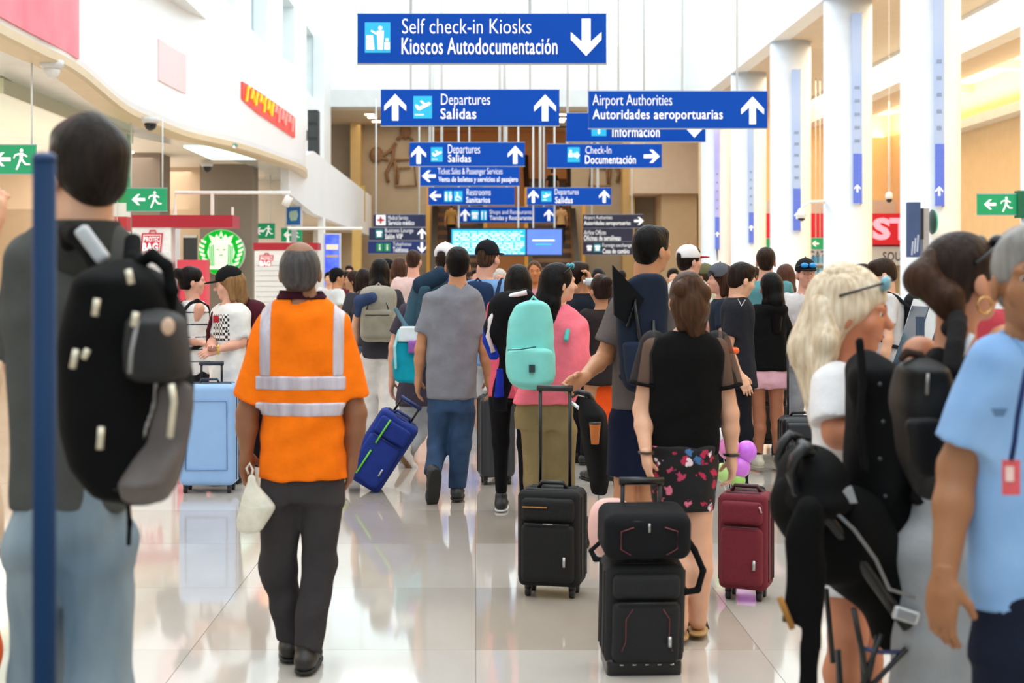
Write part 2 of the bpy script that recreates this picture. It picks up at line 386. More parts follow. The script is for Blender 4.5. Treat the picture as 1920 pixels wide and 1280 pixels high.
    if hair == 'short': hpz = [hE(0, -.012, .03, (.083, .104, .098)), hE(0, .045, .085, (.055, .045, .034), k=.03), hE(0, -.05, -.02, (.066, .055, .065), k=.02), FACE, EARS, NAPE(-.082)]
    elif hair == 'buzz': hpz = [hE(0, -.012, .029, (.078, .099, .092)), hE(0, -.05, -.02, (.061, .051, .06), k=.02), FACE, EARS, NAPE(-.072)]
    elif hair == 'bald': hpz = [hE(0, -.014, .012, (.084, .102, .094)), hE(0, -.05, -.03, (.07, .055, .06), k=.02), FACE, EARS, NAPE(-.085), hE(.004, -.055, .118, (.024, .035, .028), sgn=-1, k=.02), hE(0, .05, .12, (.05, .06, .05), sgn=-1, k=.02)]
    elif hair in ('long', 'wavy', 'bob', 'pony', 'bun', 'tied'):
        hpz = [hE(0, -.014, .03, (.086, .106, .099)), hE(0, -.05, -.03, (.074, .06, .08), k=.02), FACE]
        if hair in ('pony', 'bun', 'tied'): hpz += [EARS, NAPE(-.07)]
    if hairpr: hpz += [q_ if not callable(q_) else q_ for q_ in hairpr(hx, hE, q)]
    if hair in ('long', 'wavy'):
        L = bh or .36
        a0, a1, a2 = hx(0, -.05, .0), hx(0, -.085, -.12), neck-f*.07-U*(L-.14)
        if sil is None or True: hpz += [C(a0, a1, .078*q, .07*q, k=.03), C(a1, a2, .07*q, .045*q, k=.03)]
        for sg in (1, -1): hpz += [C(hx(.06*sg, -.03, .0), hx(.066*sg, -.05, -.13), .03*q, .03*q, k=.03), C(hx(.066*sg, -.05, -.13), hx(.07*sg, -.07, -.13)-U*max(.02, L-.22), .03*q, .016*q, k=.03)]
    if hair == 'bob':
        for sg in (1, -1): hpz += [C(hx(.066*sg, -.01, .02), hx(.075*sg, -.01, -.12), .032*q, .028*q, k=.03)]
        hpz += [C(hx(0, -.06, 0), hx(0, -.07, -.13), .075*q, .06*q, k=.03)]
    if hair == 'pony': hpz += [C(hx(0, -.09, .06), hx(0, -.13, .05), .03*q, .035*q), C(hx(0, -.13, .05), hx(0, -.14, -.13), .038*q, .045*q), C(hx(0, -.14, -.13), hx(0, -.11, -.13)-U*(bh or .1), .045*q, .02*q)]
    if hair == 'bun': hpz += [E(hx(0, -.115, .065), np.array((.045, .045, .045))*q)]
    if hpz:
        V, F = nets(hpz, hh*.9, fold=hfold if d < 14 else .003, seed=int(px) % 13); link('hair', V, F, hm, root, True)
    if beard: V, F = nets([hE(0, .035, -.075, (.062, .072, .055)), hE(0, .09, -.058, (.026, .02, .012), sgn=-1, k=.005), hE(0, .085, 0, (.09, .06, .04), sgn=-1, k=.01), hE(0, -.05, -.05, (.12, .06, .12), sgn=-1, k=.01)], hh); link('beard', V, F, hairm(beard), root, True)
    if cap:
        cf, cr, cu = tiltf(*frame(hyw if capyaw is None else capyaw), pitch=hp, roll=0); R2 = np.array([cr, cf, cu])
        def cx_(a, b, e): return c+(cr*a+cf*b+cu*e)*q
        V, F = nets([E(cx_(0, -.012, .045), np.array((.089, .11, .098))*q, R2), B(cx_(0, 0, -.075), np.array((.15, .2, .1))*q, R2, .01, sgn=-1, k=.004), E(cx_(0, -.12, .04), np.array((.04, .04, .03))*q, R2, sgn=-1, k=.008)], hh*.9)
        cp = link('cap', V, F, fab(cap, .1), root, True)
        V, F = nets([E(cx_(0, .115, .035), np.array((.068, .075, .009))*q, R2, p=2.4), C(cx_(0, -.012, .14), cx_(0, -.012, .146), .008, k=.01)], hh*.75); link('cap_brim', V, F, fab(capb or cap, .1), cp, True)
    # top
    if top:
        tm = topmat or fab(tc); grow = .008
        rws = [(z, cx, cy, a+(grow if not sil else 0), b+(grow if not sil else 0)) for z, cx, cy, a, b in trows if z > (rows[-1][0] if sil else pel[2]-.13)-.001]
        if not sil:
            zh = hem if hem is not None else -.06; zc = pel[2]+zh*h
            lo = min(rws); rws = [x for x in rws if x[0] > zc]; rws.append((zc, lo[1], lo[2], lo[3]*1.1, lo[4]*1.16)); rws = [x for x in rws if x[0] < neck[2]+.012*h]
        else: zc = rows[-1][0]; rws = list(rows)
        pr = [VS(rws, tyaw, k=.03)]
        for nm in 'RL':
            sh, el, wr = S['sh'+nm], S['el'+nm], S['wr'+nm]
            if top in ('tee', 'shirt'): pr += [C(sh+(neck-sh)*.12, sh+(el-sh)*sleeve, .057*ar, .064*ar, k=.035, cut=True)]
            elif top in ('long', 'hoodie'):
                pr += [C(sh+(neck-sh)*.12, el, .058*ar, .052*ar, k=.035), C(el, wr, .052*ar, .036*ar, k=.02, cut=True)]
        if top == 'tank': pr += [E(S['shR'], (.05, .09, .09), k=.01, sgn=-1), E(S['shL'], (.05, .09, .09), k=.01, sgn=-1)]
        if top == 'hoodie': pr += [E(neck-f*.07-U*.02, (.1, .07, .06), k=.03)]
        pr += [C(neck-U*.012*h+f*.012, neck+U*.06*h+f*.012, .041*h if w >= 1 else .038*h, .05*h, k=.006)[:4]+(-1,)]
        S['tp'] = (list(pr), tfold, int(px) % 17)
        V, F = nets(pr, hg, fold=tfold, seed=int(px) % 17); topo = link({'tee': 't_shirt', 'shirt': 'shirt', 'long': 'shirt', 'hoodie': 'hoodie', 'tank': 'tank_top', 'vest': 'sleeveless_top'}[top], V, F, tm, root, True)
        root['_t'] = topo.name
        if collar: V, F = nets([C(neck-U*.03*h, neck+U*.004*h, .05*h*1.02, .043*h, k=.01, cut=True), C(neck-U*.05*h+f*.01, neck+U*.03*h+f*.01, .038*h, .038*h, k=.005)[:4]+(-1,)], hh); link('collar', V, F, fab(collar), topo, True)
    # bottoms
    if bot:
        bm_ = botmat or fab(bc); pr = []; lr = legr*h/1.7
        pz = pel[2]+.05*h; hipw = (.088*h*w) if not sil else max(rows[-1][3]-.012, .09); hdp = .066*h*g if not sil else max(min(.083*h*g, rows[-1][4]-.012), .07)
        if bot != 'skirt':
            cy = pel[1]; pc = rows[-1] if sil else (0, pel[0], pel[1], 0, 0)
            pr += [VS([(pel[2]-.075*h, pc[1], cy, hipw*1.0, hdp), (pel[2]-.02*h, pc[1], cy, hipw, hdp), (pz, pc[1], cy, hipw*.93, hdp*.9)], 0 if sil else tyaw, k=.03)]
        for nm in 'RL':
            hp_, kn, an = S['hip'+nm], S['kn'+nm], S['an'+nm]
            if bot in ('pants', 'wide', 'leggings'):
                ra, rk, rh = {'pants': (.083, .07, .058), 'wide': (.088, .082, .088), 'leggings': (.08, .057, .039)}[bot]
                e = an+(kn-an)*(.02 if bot != 'leggings' else .12); pr += [C(hp_-U*(.1 if not sil else .07), kn, ra*lr, rk*lr, k=.035), C(kn, e, rk*lr, rh*lr, k=.03, cut=True)]
            elif bot == 'shorts': pr += [C(hp_-U*.03, hp_+(kn-hp_)*(.72), .084*lr, .09*lr, k=.03, cut=True)]
            elif bot == 'hot': pr += [C(hp_-U*.02, hp_+(kn-hp_)*(.3), .096*lr, .1*lr, k=.03, cut=True)]
        if bot == 'skirt': pr = [VS([(HC+(VY-py)*d/FOC, ((x0+x1)/2-VX)*d/FOC, by, (x1-x0)/2*d/FOC, (x1-x0)/2*d/FOC*.72) for py, x0, x1 in botsil], 0, k=.02)]
        nb = {'pants': 'trousers', 'wide': 'trousers', 'leggings': 'leggings', 'shorts': 'shorts', 'hot': 'shorts', 'skirt': 'skirt'}[bot]
        V, F = nets(pr, hg*1.1, fold=botfold if bot not in ('leggings',) else .001, seed=int(px) % 11); link(nb, V, F, bm_, root, True)
    if feet and legs and shoe:
        for nm in 'RL':
            an = S['an'+nm]; fd = nrm(J['ft'+nm]) if 'ft'+nm in J else f; dn = nrm(-U-fd*(-U@fd)); sd = np.cross(fd, -dn); k = h/1.7
            R3 = np.array([sd, fd, -dn]); c0 = an+dn*.028*k
            if shoek == 'shoe':
                pr = [C(c0-fd*.035*k, c0+fd*.05*k, .04*k, .041*k), E(c0+fd*.13*k+dn*.008, (.044*k, .075*k, .034*k), R3, k=.03), C(c0, an+U*.03*k, .042*k, .042*k, k=.02)]
                V, F = nets(pr, hh*.95 if d < 14 else .014); so = link('shoe', V, F, M(shoe, .5, 0, .1, 30, .1), root, True)
            zs = c0+dn*.036*k
            V, F = nets([E(zs+fd*.07*k, (.047*k, .142*k, .0115*k if shoek == 'shoe' else .011), R3, p=3.2)], .0045 if d < 9 else (.006 if d < 14 else .012))
            s2 = link('sole' if shoek == 'shoe' else 'sandal', V, F, plas(sole, .6), so if shoek == 'shoe' else root, True)
            if shoek != 'shoe': MB().tube([zs+fd*.06+sd*.045, zs+fd*.11+sd*.03-dn*.035, zs+fd*.15-dn*.012, zs+fd*.11-sd*.03-dn*.035, zs+fd*.06-sd*.045], .006, 6).go('sandal_strap', plas('#2a2018'), s2, True)
            if sock and near: V, F = nets([C(an-U*.02, an+U*.06, .041*k, .04*k, cut=True)], hh); link('sock', V, F, fab(sock), root, True)

    S.update(root=root, head=head, neck=neck, pel=pel, f=f, r=r, hx=hx, hf=hf, hr=hr_, hu=hu, rows=rows, top=(bpy.data.objects[root['_t']] if top else None), R=R)
    if '_t' in root.keys(): del root['_t']
    return S

def onshirt(S, name, mat, lo, hi, off=.004, h=.008):
    'a strip of fabric that follows the surface of the top inside a box'
    pr, fo, se = S['tp']; V, F = nets(pr, h, fold=fo, seed=se, iso=off, keep=[(lo, hi)])
    return link(name, V, F, mat, S['top'], True)
# ------------------------------------------------------------------ text and pictograms
def text_mesh(s, bold=0.0):
    c = bpy.data.curves.new('t', 'FONT'); c.body = s; c.resolution_u = 3; c.offset = bold; c.size = 1.0; c.space_character = 1.06 if bold >= 0 else 1.0
    o = bpy.data.objects.new('t', c); COL.objects.link(o); bpy.context.view_layer.update()
    me = bpy.data.meshes.new_from_object(o.evaluated_get(bpy.context.evaluated_depsgraph_get())); bpy.data.objects.remove(o); bpy.data.curves.remove(c)
    v = np.empty(len(me.vertices)*3); me.vertices.foreach_get('co', v); v = v.reshape(-1, 3); F = [tuple(p.vertices) for p in me.polygons]; bpy.data.meshes.remove(me)
    return v[:, :2], F
def flat_text(s, box, d, mat, parent, bold=0.0, eps=.006, name='lettering'):
    'text fitted into a pixel box, standing just in front of a panel face at depth d'
    v, F = text_mesh(s, bold); lo, hi = v.min(0), v.max(0); x0, y0, x1, y1 = box
    a = P(x0, y1, d); b = P(x1, y0, d); u = (v-lo)/(hi-lo)
    V = np.column_stack([a[0]+u[:, 0]*(b[0]-a[0]), np.full(len(v), d-eps), a[2]+u[:, 1]*(b[2]-a[2])])
    return link(name, V, F, mat, parent)
def ppoly(pts, d, mat, parent, name, eps=.006, th=.004, mb=None):
    q = [P(x, y, d) for x, y in pts]; q = [(a[0], a[2]) for a in q]
    ar = sum(q[i][0]*q[(i+1) % len(q)][1]-q[(i+1) % len(q)][0]*q[i][1] for i in range(len(q)))
    if ar < 0: q = q[::-1]
    if mb is not None: mb.prism(q, d-eps, d-eps+th); return None
    return MB().prism(q, d-eps, d-eps+th).go(name, mat, parent)
def arrow_pts(cx, cy, s, dr):
    p = [(0, -1), (.82, -.12), (.82, .28), (.24, -.24), (.24, 1), (-.24, 1), (-.24, -.24), (-.82, .28), (-.82, -.12)]
    rot = {'up': lambda x, y: (x, y), 'down': lambda x, y: (x, -y), 'left': lambda x, y: (y, x), 'right': lambda x, y: (-y, x)}[dr]
    return [(cx+rot(x, y)[0]*s, cy+rot(x, y)[1]*s) for x, y in p]
WHT = M('#f6f8fa', .5, emit=.35, var=.01); SBLUE = M('#0046ac', .5, var=.02, scale=3, emit=.1, spec=.15); CYAN = M('#22b2e2', .4, var=.01, emit=.25)
NAVY = M('#1a2450', .5, var=.03, emit=.03); GREEN = M('#0f9a66', .45, var=.02, emit=.2); ROD = plas('#e9eff1', .5, 0)
def man_pts(cx, cy, s, d, mat, parent, kind):
    mb = MB(); q = lambda x, y: (cx+x*s, cy+y*s); Pp = lambda *pp: ppoly([q(*t) for t in pp], d, None, None, '', eps=.012, mb=mb)
    def dot(x, y, r): Pp(*[(x+r*math.cos(a*math.pi/5), y+r*math.sin(a*math.pi/5)) for a in range(10)])
    if kind == 'run':
        dot(.05, -.82, .17); Pp((-.12, -.6), (.22, -.6), (.16, .0), (-.12, .0)); Pp((-.14, -.6), (-.1, -.42), (-.5, -.3), (-.6, -.05), (-.72, -.12), (-.58, -.45)); Pp((.2, -.58), (.62, -.32), (.56, -.18), (.14, -.38))
        Pp((-.12, -.04), (.16, -.04), (.5, .38), (.86, .4), (.86, .56), (.4, .56)); Pp((-.12, -.04), (.1, 0), (-.1, .5), (-.32, 1), (-.5, .95), (-.28, .4))
    elif kind == 'kiosk':
        Pp((-.75, -.15), (-.3, -.15), (-.2, .8), (-.75, .8)); dot(.18, -.62, .14); Pp((-.05, -.45), (.42, -.45), (.36, .8), (.02, .8)); Pp((-.4, -.5), (-.05, -.3), (-.05, -.15), (-.45, -.4)); Pp((.45, .3), (.8, .3), (.8, .8), (.45, .8)); Pp((.52, .05), (.72, .05), (.72, .25), (.52, .25))
    elif kind == 'plane':
        Pp((-.7, -.2), (-.5, -.25), (-.3, -.05), (.55, -.45), (.75, -.35), (.65, -.2), (-.3, .3), (-.5, .2)); Pp((-.25, -.55), (-.05, -.6), (.3, -.25), (.1, -.15)); Pp((-.7, .62), (.1, .62), (.1, .72), (-.7, .72))
    elif kind == 'i': dot(0, -.5, .18); Pp((-.14, -.2), (.14, -.2), (.14, .7), (-.14, .7))
    elif kind == 'bags': dot(-.4, -.5, .17); Pp((-.65, -.25), (-.15, -.25), (-.1, .3), (-.7, .3)); Pp((0, -.2), (.4, -.2), (.4, -.45), (.85, .05), (.4, .6), (.4, .3), (0, .3))
    elif kind == 'wc': dot(-.4, -.65, .17); Pp((-.62, -.4), (-.18, -.4), (-.25, .8), (-.55, .8)); dot(.4, -.65, .17); Pp((.2, -.4), (.6, -.4), (.72, .35), (.08, .35)); Pp((.25, .35), (.55, .35), (.55, .8), (.25, .8))
    elif kind == 'chair': dot(-.15, -.65, .15); Pp((-.25, -.45), (-.02, -.45), (.02, 0), (.4, 0), (.6, .55), (.4, .6), (.25, .2), (-.25, .2)); Pp((-.55, .0), (-.4, .0), (-.3, .6), (.2, .7), (.2, .85), (-.45, .75))
    elif kind == 'fork': Pp((-.5, -.7), (-.15, -.7), (-.2, 0), (-.25, .8), (-.4, .8), (-.45, 0)); Pp((.2, -.7), (.5, -.7), (.45, .1), (.45, .8), (.25, .8))
    elif kind == 'shop': Pp((-.6, -.6), (.6, -.6), (.7, -.1), (-.7, -.1)); Pp((-.5, 0), (.5, 0), (.5, .7), (-.5, .7))
    elif kind == 'cross': Pp((-.2, -.7), (.2, -.7), (.2, -.2), (.7, -.2), (.7, .2), (.2, .2), (.2, .7), (-.2, .7), (-.2, .2), (-.7, .2), (-.7, -.2), (-.2, -.2))
    return mb.go('pictogram', mat, parent)
def sign(label, box, d, items, mat=None, rods=(), name='hanging_sign', group='blue direction signs hanging over the hall', th=.12, ztop=12.6, rr=.022, cat='sign'):
    x0, y0, x1, y1 = box; c = P((x0+x1)/2, y1, d); root = thing(name, label, cat, c, group)
    a, b = P(x0, y1, d), P(x1, y0, d)
    MB().box(a[0], b[0], d, d+th, a[2], b[2]).go('sign_panel', mat or SBLUE, root)
    m = MB().box(a[0]-.008, b[0]+.008, d+.01, d+th-.01, a[2]-.012, a[2]).box(a[0]-.008, b[0]+.008, d+.01, d+th-.01, b[2], b[2]+.012); m.go('edge_trim', plas('#b9c6d6', .4), root)
    for rx in rods:
        q = P(rx, 0, d)[0]; MB().tube([(q, d+th/2, b[2]), (q, d+th/2, ztop)], rr, 8).go('hanging_rod', ROD, root, True)
    for it in items:
        k = it[0]
        if k == 't': flat_text(it[1], it[2], d, WHT if len(it) < 5 else it[4], root, it[3])
        elif k == 'a': ppoly(arrow_pts(it[2], it[3], it[4], it[1]), d, WHT, root, 'arrow')
        elif k == 'i':
            bx = it[2]; ic = ppoly([(bx[0], bx[1]), (bx[2], bx[1]), (bx[2], bx[3]), (bx[0], bx[3])], d, it[3] if len(it) > 3 else CYAN, root, 'icon')
            man_pts((bx[0]+bx[2])/2, (bx[1]+bx[3])/2, (bx[3]-bx[1])/2, d, WHT if len(it) < 5 else it[4], ic, it[1])
        elif k == 'm': man_pts(it[2], it[3], it[4], d, WHT, root, it[1])
    return root
# ------------------------------------------------------------------ room shell
wallw = paint('#f4f7f7', .55); wallb = paint('#d9c3a8', .7); peach = paint('#f2d3a4', .7); beige = paint('#dccdb8', .7)
FX0, FX1 = -14.0, 20.0
fm = M('#b7aa9c', .1, 0, .0, 1.3, 0, hex2='#a99b8c', coat=.4)
fl = struct(MB().box(FX0, FX1, -6, 62, -.2, -.012).go('floor', M('#a89d90', .25), origin=(0, 0, 0)))
tmats = [M(h, .07, 0, .05, 1.6, 0, hex2=h2, coat=.5, stretch=(1, .45, 1)) for h, h2 in (('#c9c2b8', '#b8ada0'), ('#cfc8c0', '#bfb5a9'), ('#c2b9ae', '#afa395'), ('#d0cbc4', '#c2bab0'))]
TS = 1.2
base_t = []
for m_ in tmats:
    o = MB().box(.0012, TS-.0012, .0012, TS-.0012, -.012, 0).go('tile', m_); bpy.data.objects.remove(o) if False else base_t.append(o)
ntile = 0
for i in range(-5, 8):
    for j in range(2, 17):
        src = base_t[random.randrange(4)]; o = src.copy(); COL.objects.link(o); o.parent = fl; o.location = (i*TS, j*TS, 0); ntile += 1
for o in base_t: bpy.data.objects.remove(o)
rest = [MB() for _ in tmats]
for i in range(-12, 17):
    for j in range(-5, 52):
        if -5 <= i < 8 and 2 <= j < 17: continue
        x, y = i*TS, j*TS
        if x < FX0 or x+TS > FX1 or y+TS > 62: continue
        rest[0].box(x+.0025, x+TS-.0025, y+.0025, y+TS-.0025, -.012, 0)
o = rest[0].go('tile', M('#cfc6ba', .07, 0, .05, 1.2, 0, hex2='#bdb0a0', coat=.5), fl); o['kind'] = 'stuff'
# right side: upper wall, soffit, arcade
struct(MB().box(8.05, 8.5, -6, 55.4, 8.0, 14).go('wall_right_upper', wallw))
struct(MB().box(8.5, 12.0, -6, 55.4, 8.0, 8.3).go('ceiling_arcade', beige))
struct(MB().box(12.0, 12.5, -6, 55.4, 7.1, 8.3).go('trim_1', wallw))
struct(MB().box(12.5, 15.4, -6, 55.4, 7.55, 7.8).box(12.5, 13.6, -6, 55.4, 7.1, 7.2).go('ceiling_cove', beige))
struct(MB().box(14.9, 15.4, -6, 50, 6.15, 6.42).go('trim_2', wallw))
struct(MB().box(15.4, 15.8, -6, 61, 0, 8.3).go('wall_right', peach))
for k in range(9):   # recessed beams of the cove ceiling
    y = 14+k*5; struct(MB().box(13.6, 15.4, y, y+.5, 7.3, 7.55).go('ceiling_beam', paint('#e8cfa0', .7)))
struct(MB().box(8.3, 15.4, 52.6, 53, 0, 8).go('wall_arcade_end', peach))
struct(MB().box(9.1, 15.4, 52.2, 52.6, 0, 4.4).go('wall_shop_front', paint('#cfd2d0', .6)))
# columns
for k in range(-2, 5):
    y = 27+6*k; s = struct(MB().lathe((8.63, y, 0), [(.62, 0), (.62, .18), (.55, .2), (.55, 8.0)], 40).go('column', paint('#dfe6f0', .45), None, True, origin=(8.63, y, 0)))
    s.data.polygons.foreach_set('use_smooth', [len(p.vertices) == 4 for p in s.data.polygons])
# banners on the columns
ban = M('#79a3ee', .5, 0, 0, .35, 0, hex2='#c4d8f6', stretch=(1, 1, .6), emit=.04)
for k, (d, x0, x1, y0, y1, cc) in enumerate(((27, 1750, 1770, -60, 386, 'nearest of the tall blue and white column banners'), (33, 1597, 1616, 24, 381, 'second nearest tall blue and white column banner'), (39, 1485, 1501, 130, 432, 'third nearest tall pale blue column banner'), (45, 1402, 1413, 236, 455, 'fourth nearest tall pale blue column banner'), (51, 1339, 1349, 235, 467, 'farthest column banner, deep violet blue, with a dark cord below'))):
    dd = d-.62; a, b = P(x0, y1, dd), P(x1, y0, dd); root = thing('column_banner', cc, 'banner', ((a[0]+b[0])/2, dd, a[2]), 'banners hanging on the white columns')
    n = 10; mb = MB(); mb.prism([(a[0], b[2]), (a[0]+.01, (a[2]+b[2])/2), (a[0]+.03, a[2]), (b[0], a[2]), (b[0], b[2])], dd-.012, dd+.012)
    mb.go('cloth_panel', ban if k < 4 else M('#5a5fdc', .5, 0, 0, .3, 0, hex2='#cfd0f5', emit=.2), root)
    h_ = b[2]-a[2]
    MB().box(a[0]+.03, b[0], dd-.02, dd-.013, a[2], a[2]+h_*.26).go('printed_band', M('#5f7df0', .5, emit=.05), root)
    for q in range(5): MB().box(a[0]+.06, b[0]-.05, dd-.022, dd-.0135, a[2]+h_*(.32+.07*q), a[2]+h_*(.335+.07*q)).go('printed_mark', M('#8ea3c8', .6), root)
    ppoly(arrow_pts((x0+x1)/2+1, y1-28, 9*27/d, 'up'), dd-.015, WHT, root, 'printed_mark')
    MB().tube([(b[0], dd, b[2]), (b[0], d-.5, b[2])], .015, 6).tube([(b[0], dd, a[2]), (b[0], d-.5, a[2])], .015, 6).go('bracket', plas('#9aa2aa', .3, .8), root)
    if k == 4: MB().tube([((a[0]+b[0])/2, dd, a[2]), ((a[0]+b[0])/2+.03, dd, a[2]-.4)], .03, 6, .012).go('cord', plas('#22252a'), root, True)
# end wall, beam, ceiling beyond, far wall
struct(MB().box(-6.0, 8.05, 55, 55.4, 8.83, 10.5).box(-6.0, 8.05, 55, 55.4, 13, 14).go('wall_end_upper', wallw))
mb = MB()
for i in range(10): mb.box(-6+i*1.56, -5.94+i*1.56, 55.1, 55.3, 10.5, 13)
struct(mb.go('window_1', paint('#dfeef2', .4)))
for i in range(9): struct(MB().box(-5.94+i*1.56, -6+(i+1)*1.56, 55.18, 55.22, 10.5, 13).go('window_pane', M('#e6fbff', .05, 0, 0, 1, emit=.5, alpha=.6)))
struct(MB().box(-7.5, 9.1, 55, 55.7, 8.17, 8.83).go('trim_3', paint('#dfe3e4', .6)))
struct(MB().box(-14, 16, 55.7, 62, 8.1, 8.4).go('ceiling_far', paint('#e3cdb0', .7)))
struct(MB().box(-14, -1.9, 61, 61.4, 0, 8.2).box(4.1, 16, 61, 61.4, 0, 8.2).box(-1.9, 4.1, 61, 61.4, 0, 1.2).go('wall_far', paint('#a8957e', .75)))
struct(MB().box(-2.4, 4.6, 64, 64.3, 0, 8.2).go('wall_stairwell', paint('#d08a4c', .7)))
struct(MB().box(-2.4, 4.6, 61.4, 64, 8.1, 8.3).go('ceiling_stairwell', paint('#c98a50', .7)))
for x0, x1 in ((657, 676), (1168, 1190)):
    a, b = P(x0, 0, 60), P(x1, 0, 60); struct(MB().box(a[0], b[0], 60, 61, 0, 8.15).go('trim_4', paint('#c9a56a', .5)))
a, b = P(1190, 360, 58), P(1316, 240, 58); struct(MB().box(a[0], b[0]+2, 58, 61, 5.0, 8.1).go('wall_bulkhead', paint('#e6cdb2', .7)))
struct(MB().box(P(1240, 0, 58.5)[0], 9.1, 58.5, 61, 0, 5.0).go('wall_niche', paint('#d8b98f', .7)))
for k, (x, y, d) in enumerate([(693, 207, 57), (698, 213, 58), (706, 222, 59.5), (1054, 210, 57), (1058, 218, 58.5), (1050, 226, 59.5)]):
    a = P(x, y, d); tag(MB().box(a[0]-.18, a[0]+.18, d-.12, d+.12, 8.07, 8.1).go('ceiling_light', M('#fff6d8', .5, emit=6), origin=(a[0], d, 8.1)), 'small square recessed downlight in the far ceiling behind the signs', 'light', 'downlights in the far ceiling')
# left side: atrium wall with window openings
mb = MB(); zz = [(0, 8.2), (10.5, 14)]
for z0, z1 in zz: mb.box(-6.4, -6.0, -6, 55.4, z0 if z0 else 4.6, z1)
ops = [(24, 28.5), (31, 35.6), (38, 41), (44.2, 47), (50.4, 52.6)]; y = -6
for a, b in ops: mb.box(-6.4, -6.0, y, a, 8.2, 10.5); y = b
mb.box(-6.4, -6.0, y, 55.4, 8.2, 10.5); struct(mb.go('wall_left_upper', wallw))
for i, (a, b) in enumerate(ops):
    struct(MB().box(-6.95, -6.85, a, b, 8.2, 10.5).go('window_%d' % (i+2), M('#bfe9f2', .1, emit=.15))); struct(MB().box(-6.85, -6.4, a-.1, b+.1, 8.1, 8.2).box(-6.85, -6.4, b, b+.1, 8.2, 10.5).go('window_reveal', paint('#c4cdd0', .6)))
a = P(593, 240, 40); struct(MB().box(-6.0, -5.6, 52.5, 55, 0, 14).go('trim_5', wallw))
t = thing('dark_opening_box', 'dark tall box standing in for the dark opening by the white wall above the second balcony', 'stand_in', (-5.2, 45, 5.3))  # box added in place of the dark slot between balcony and wall
a, b = P(577, 290, 46), P(596, 206, 46); MB().box(a[0], b[0], 46, 46.6, a[2], b[2]).go('cabinet', plas('#2c2f31', .6), t)
for q in range(3): MB().box(a[0]+.02, b[0]-.02, 45.98, 46, a[2]+.08+q*.48, a[2]+.46+q*.48).go('opening_inset', M('#474b4c', .7, var=.3, scale=90), t)
MB().box(-5.99, a[0], 46.1, 46.5, a[2]+.5, a[2]+.8).go('bracket', plas('#888888'), t)
# curved white balcony front
curve = [(56, 0), (92, 71), (129, 142), (202, 232), (229, 292), (247, 337), (257, 375), (274, 450), (296, 517), (315, 562), (330, 571)]
ed = []
for y, x in curve:
    d = 2667*(4.2-1.57)/(520-y); ed.append(((x-VX)*d/FOC, d))
ed = [(-5.2, 6.0), (-5.05, 11)]+ed; ed[-2] = (ed[-2][0]+.05, ed[-2][1])
ed += [(-4.75, 37.9), (-5.4, 38.6), (-6.1, 38.8)]
E2 = []
for i in range(len(ed)-1):      # Catmull-Rom
    p0, p1, p2, p3 = [np.array(ed[min(max(i+k, 0), len(ed)-1)]) for k in (-1, 0, 1, 2)]
    for t_ in np.linspace(0, 1, 6)[:-1]: E2.append(.5*((2*p1)+(-p0+p2)*t_+(2*p0-5*p1+4*p2-p3)*t_**2+(-p0+3*p1-3*p2+p3)*t_**3))
E2.append(np.array(ed[-1]))
def ribbon(name, pts, prof, mat, smooth=True):
    'sweep a closed (outward, z) profile along the plan curve; outward = to the right of the walk'
    V = []; F = []; n = len(prof)
    for i, p in enumerate(pts):
        t_ = pts[min(i+1, len(pts)-1)]-pts[max(i-1, 0)]; t_ = t_/np.linalg.norm(t_); o = np.array([t_[1], -t_[0]])
        for a, z in prof: V.append((p[0]+o[0]*a, p[1]+o[1]*a, z))
    for i in range(len(pts)-1):
        for k in range(n): k2 = (k+1) % n; F.append((i*n+k, i*n+k2, (i+1)*n+k2, (i+1)*n+k))
    F.append(tuple(reversed(range(n)))); F.append(tuple((len(pts)-1)*n+k for k in range(n)))
    o = link(name, V, F, mat, None, False); return struct(o)
ribbon('wall_balcony_front', E2, [(0, 4.2), (.02, 4.35), (.03, 5.4), (.0, 6.5), (-.2, 6.5), (-.2, 4.2)][::-1], M('#f3f6fa', .32, 0, .02, .7))
ribbon('trim_6', E2, [(.0, 4.12), (.06, 4.14), (.06, 4.24), (.0, 4.26), (-.3, 4.24), (-.3, 4.12)][::-1], paint('#d9c6a4', .4))
ribbon('trim_7', E2, [(-.3, 4.16), (-.3, 4.2), (-1.0, 4.2), (-1.0, 4.16)], M('#cfd3d0', .25, .2, .05, 2))
mb = MB(); pts = [(float(a), float(b)) for a, b in E2]; 
n = len(pts); mb.v = [(x-.1, y, 4.2) for x, y in pts]+[(x-.1, y, 4.5) for x, y in pts]; 
mb.v += [(-14, pts[0][1], 4.2), (-14, pts[-1][1]+16, 4.2), (pts[-1][0], pts[-1][1]+16, 4.2)]
mb.v += [(x, y, 4.5) for x, y, z in mb.v[-3:]]
F = [tuple(list(range(n))+[2*n+2, 2*n+1, 2*n]), tuple(reversed(list(range(n, 2*n))+[2*n+5, 2*n+4, 2*n+3]))]
mb.f = F; struct(mb.go('ceiling_left', paint('#e6dccd', .6)))
struct(MB().box(-6.5, -5.1, 8, 39, 6.45, 6.5).go('trim_8', wallw))
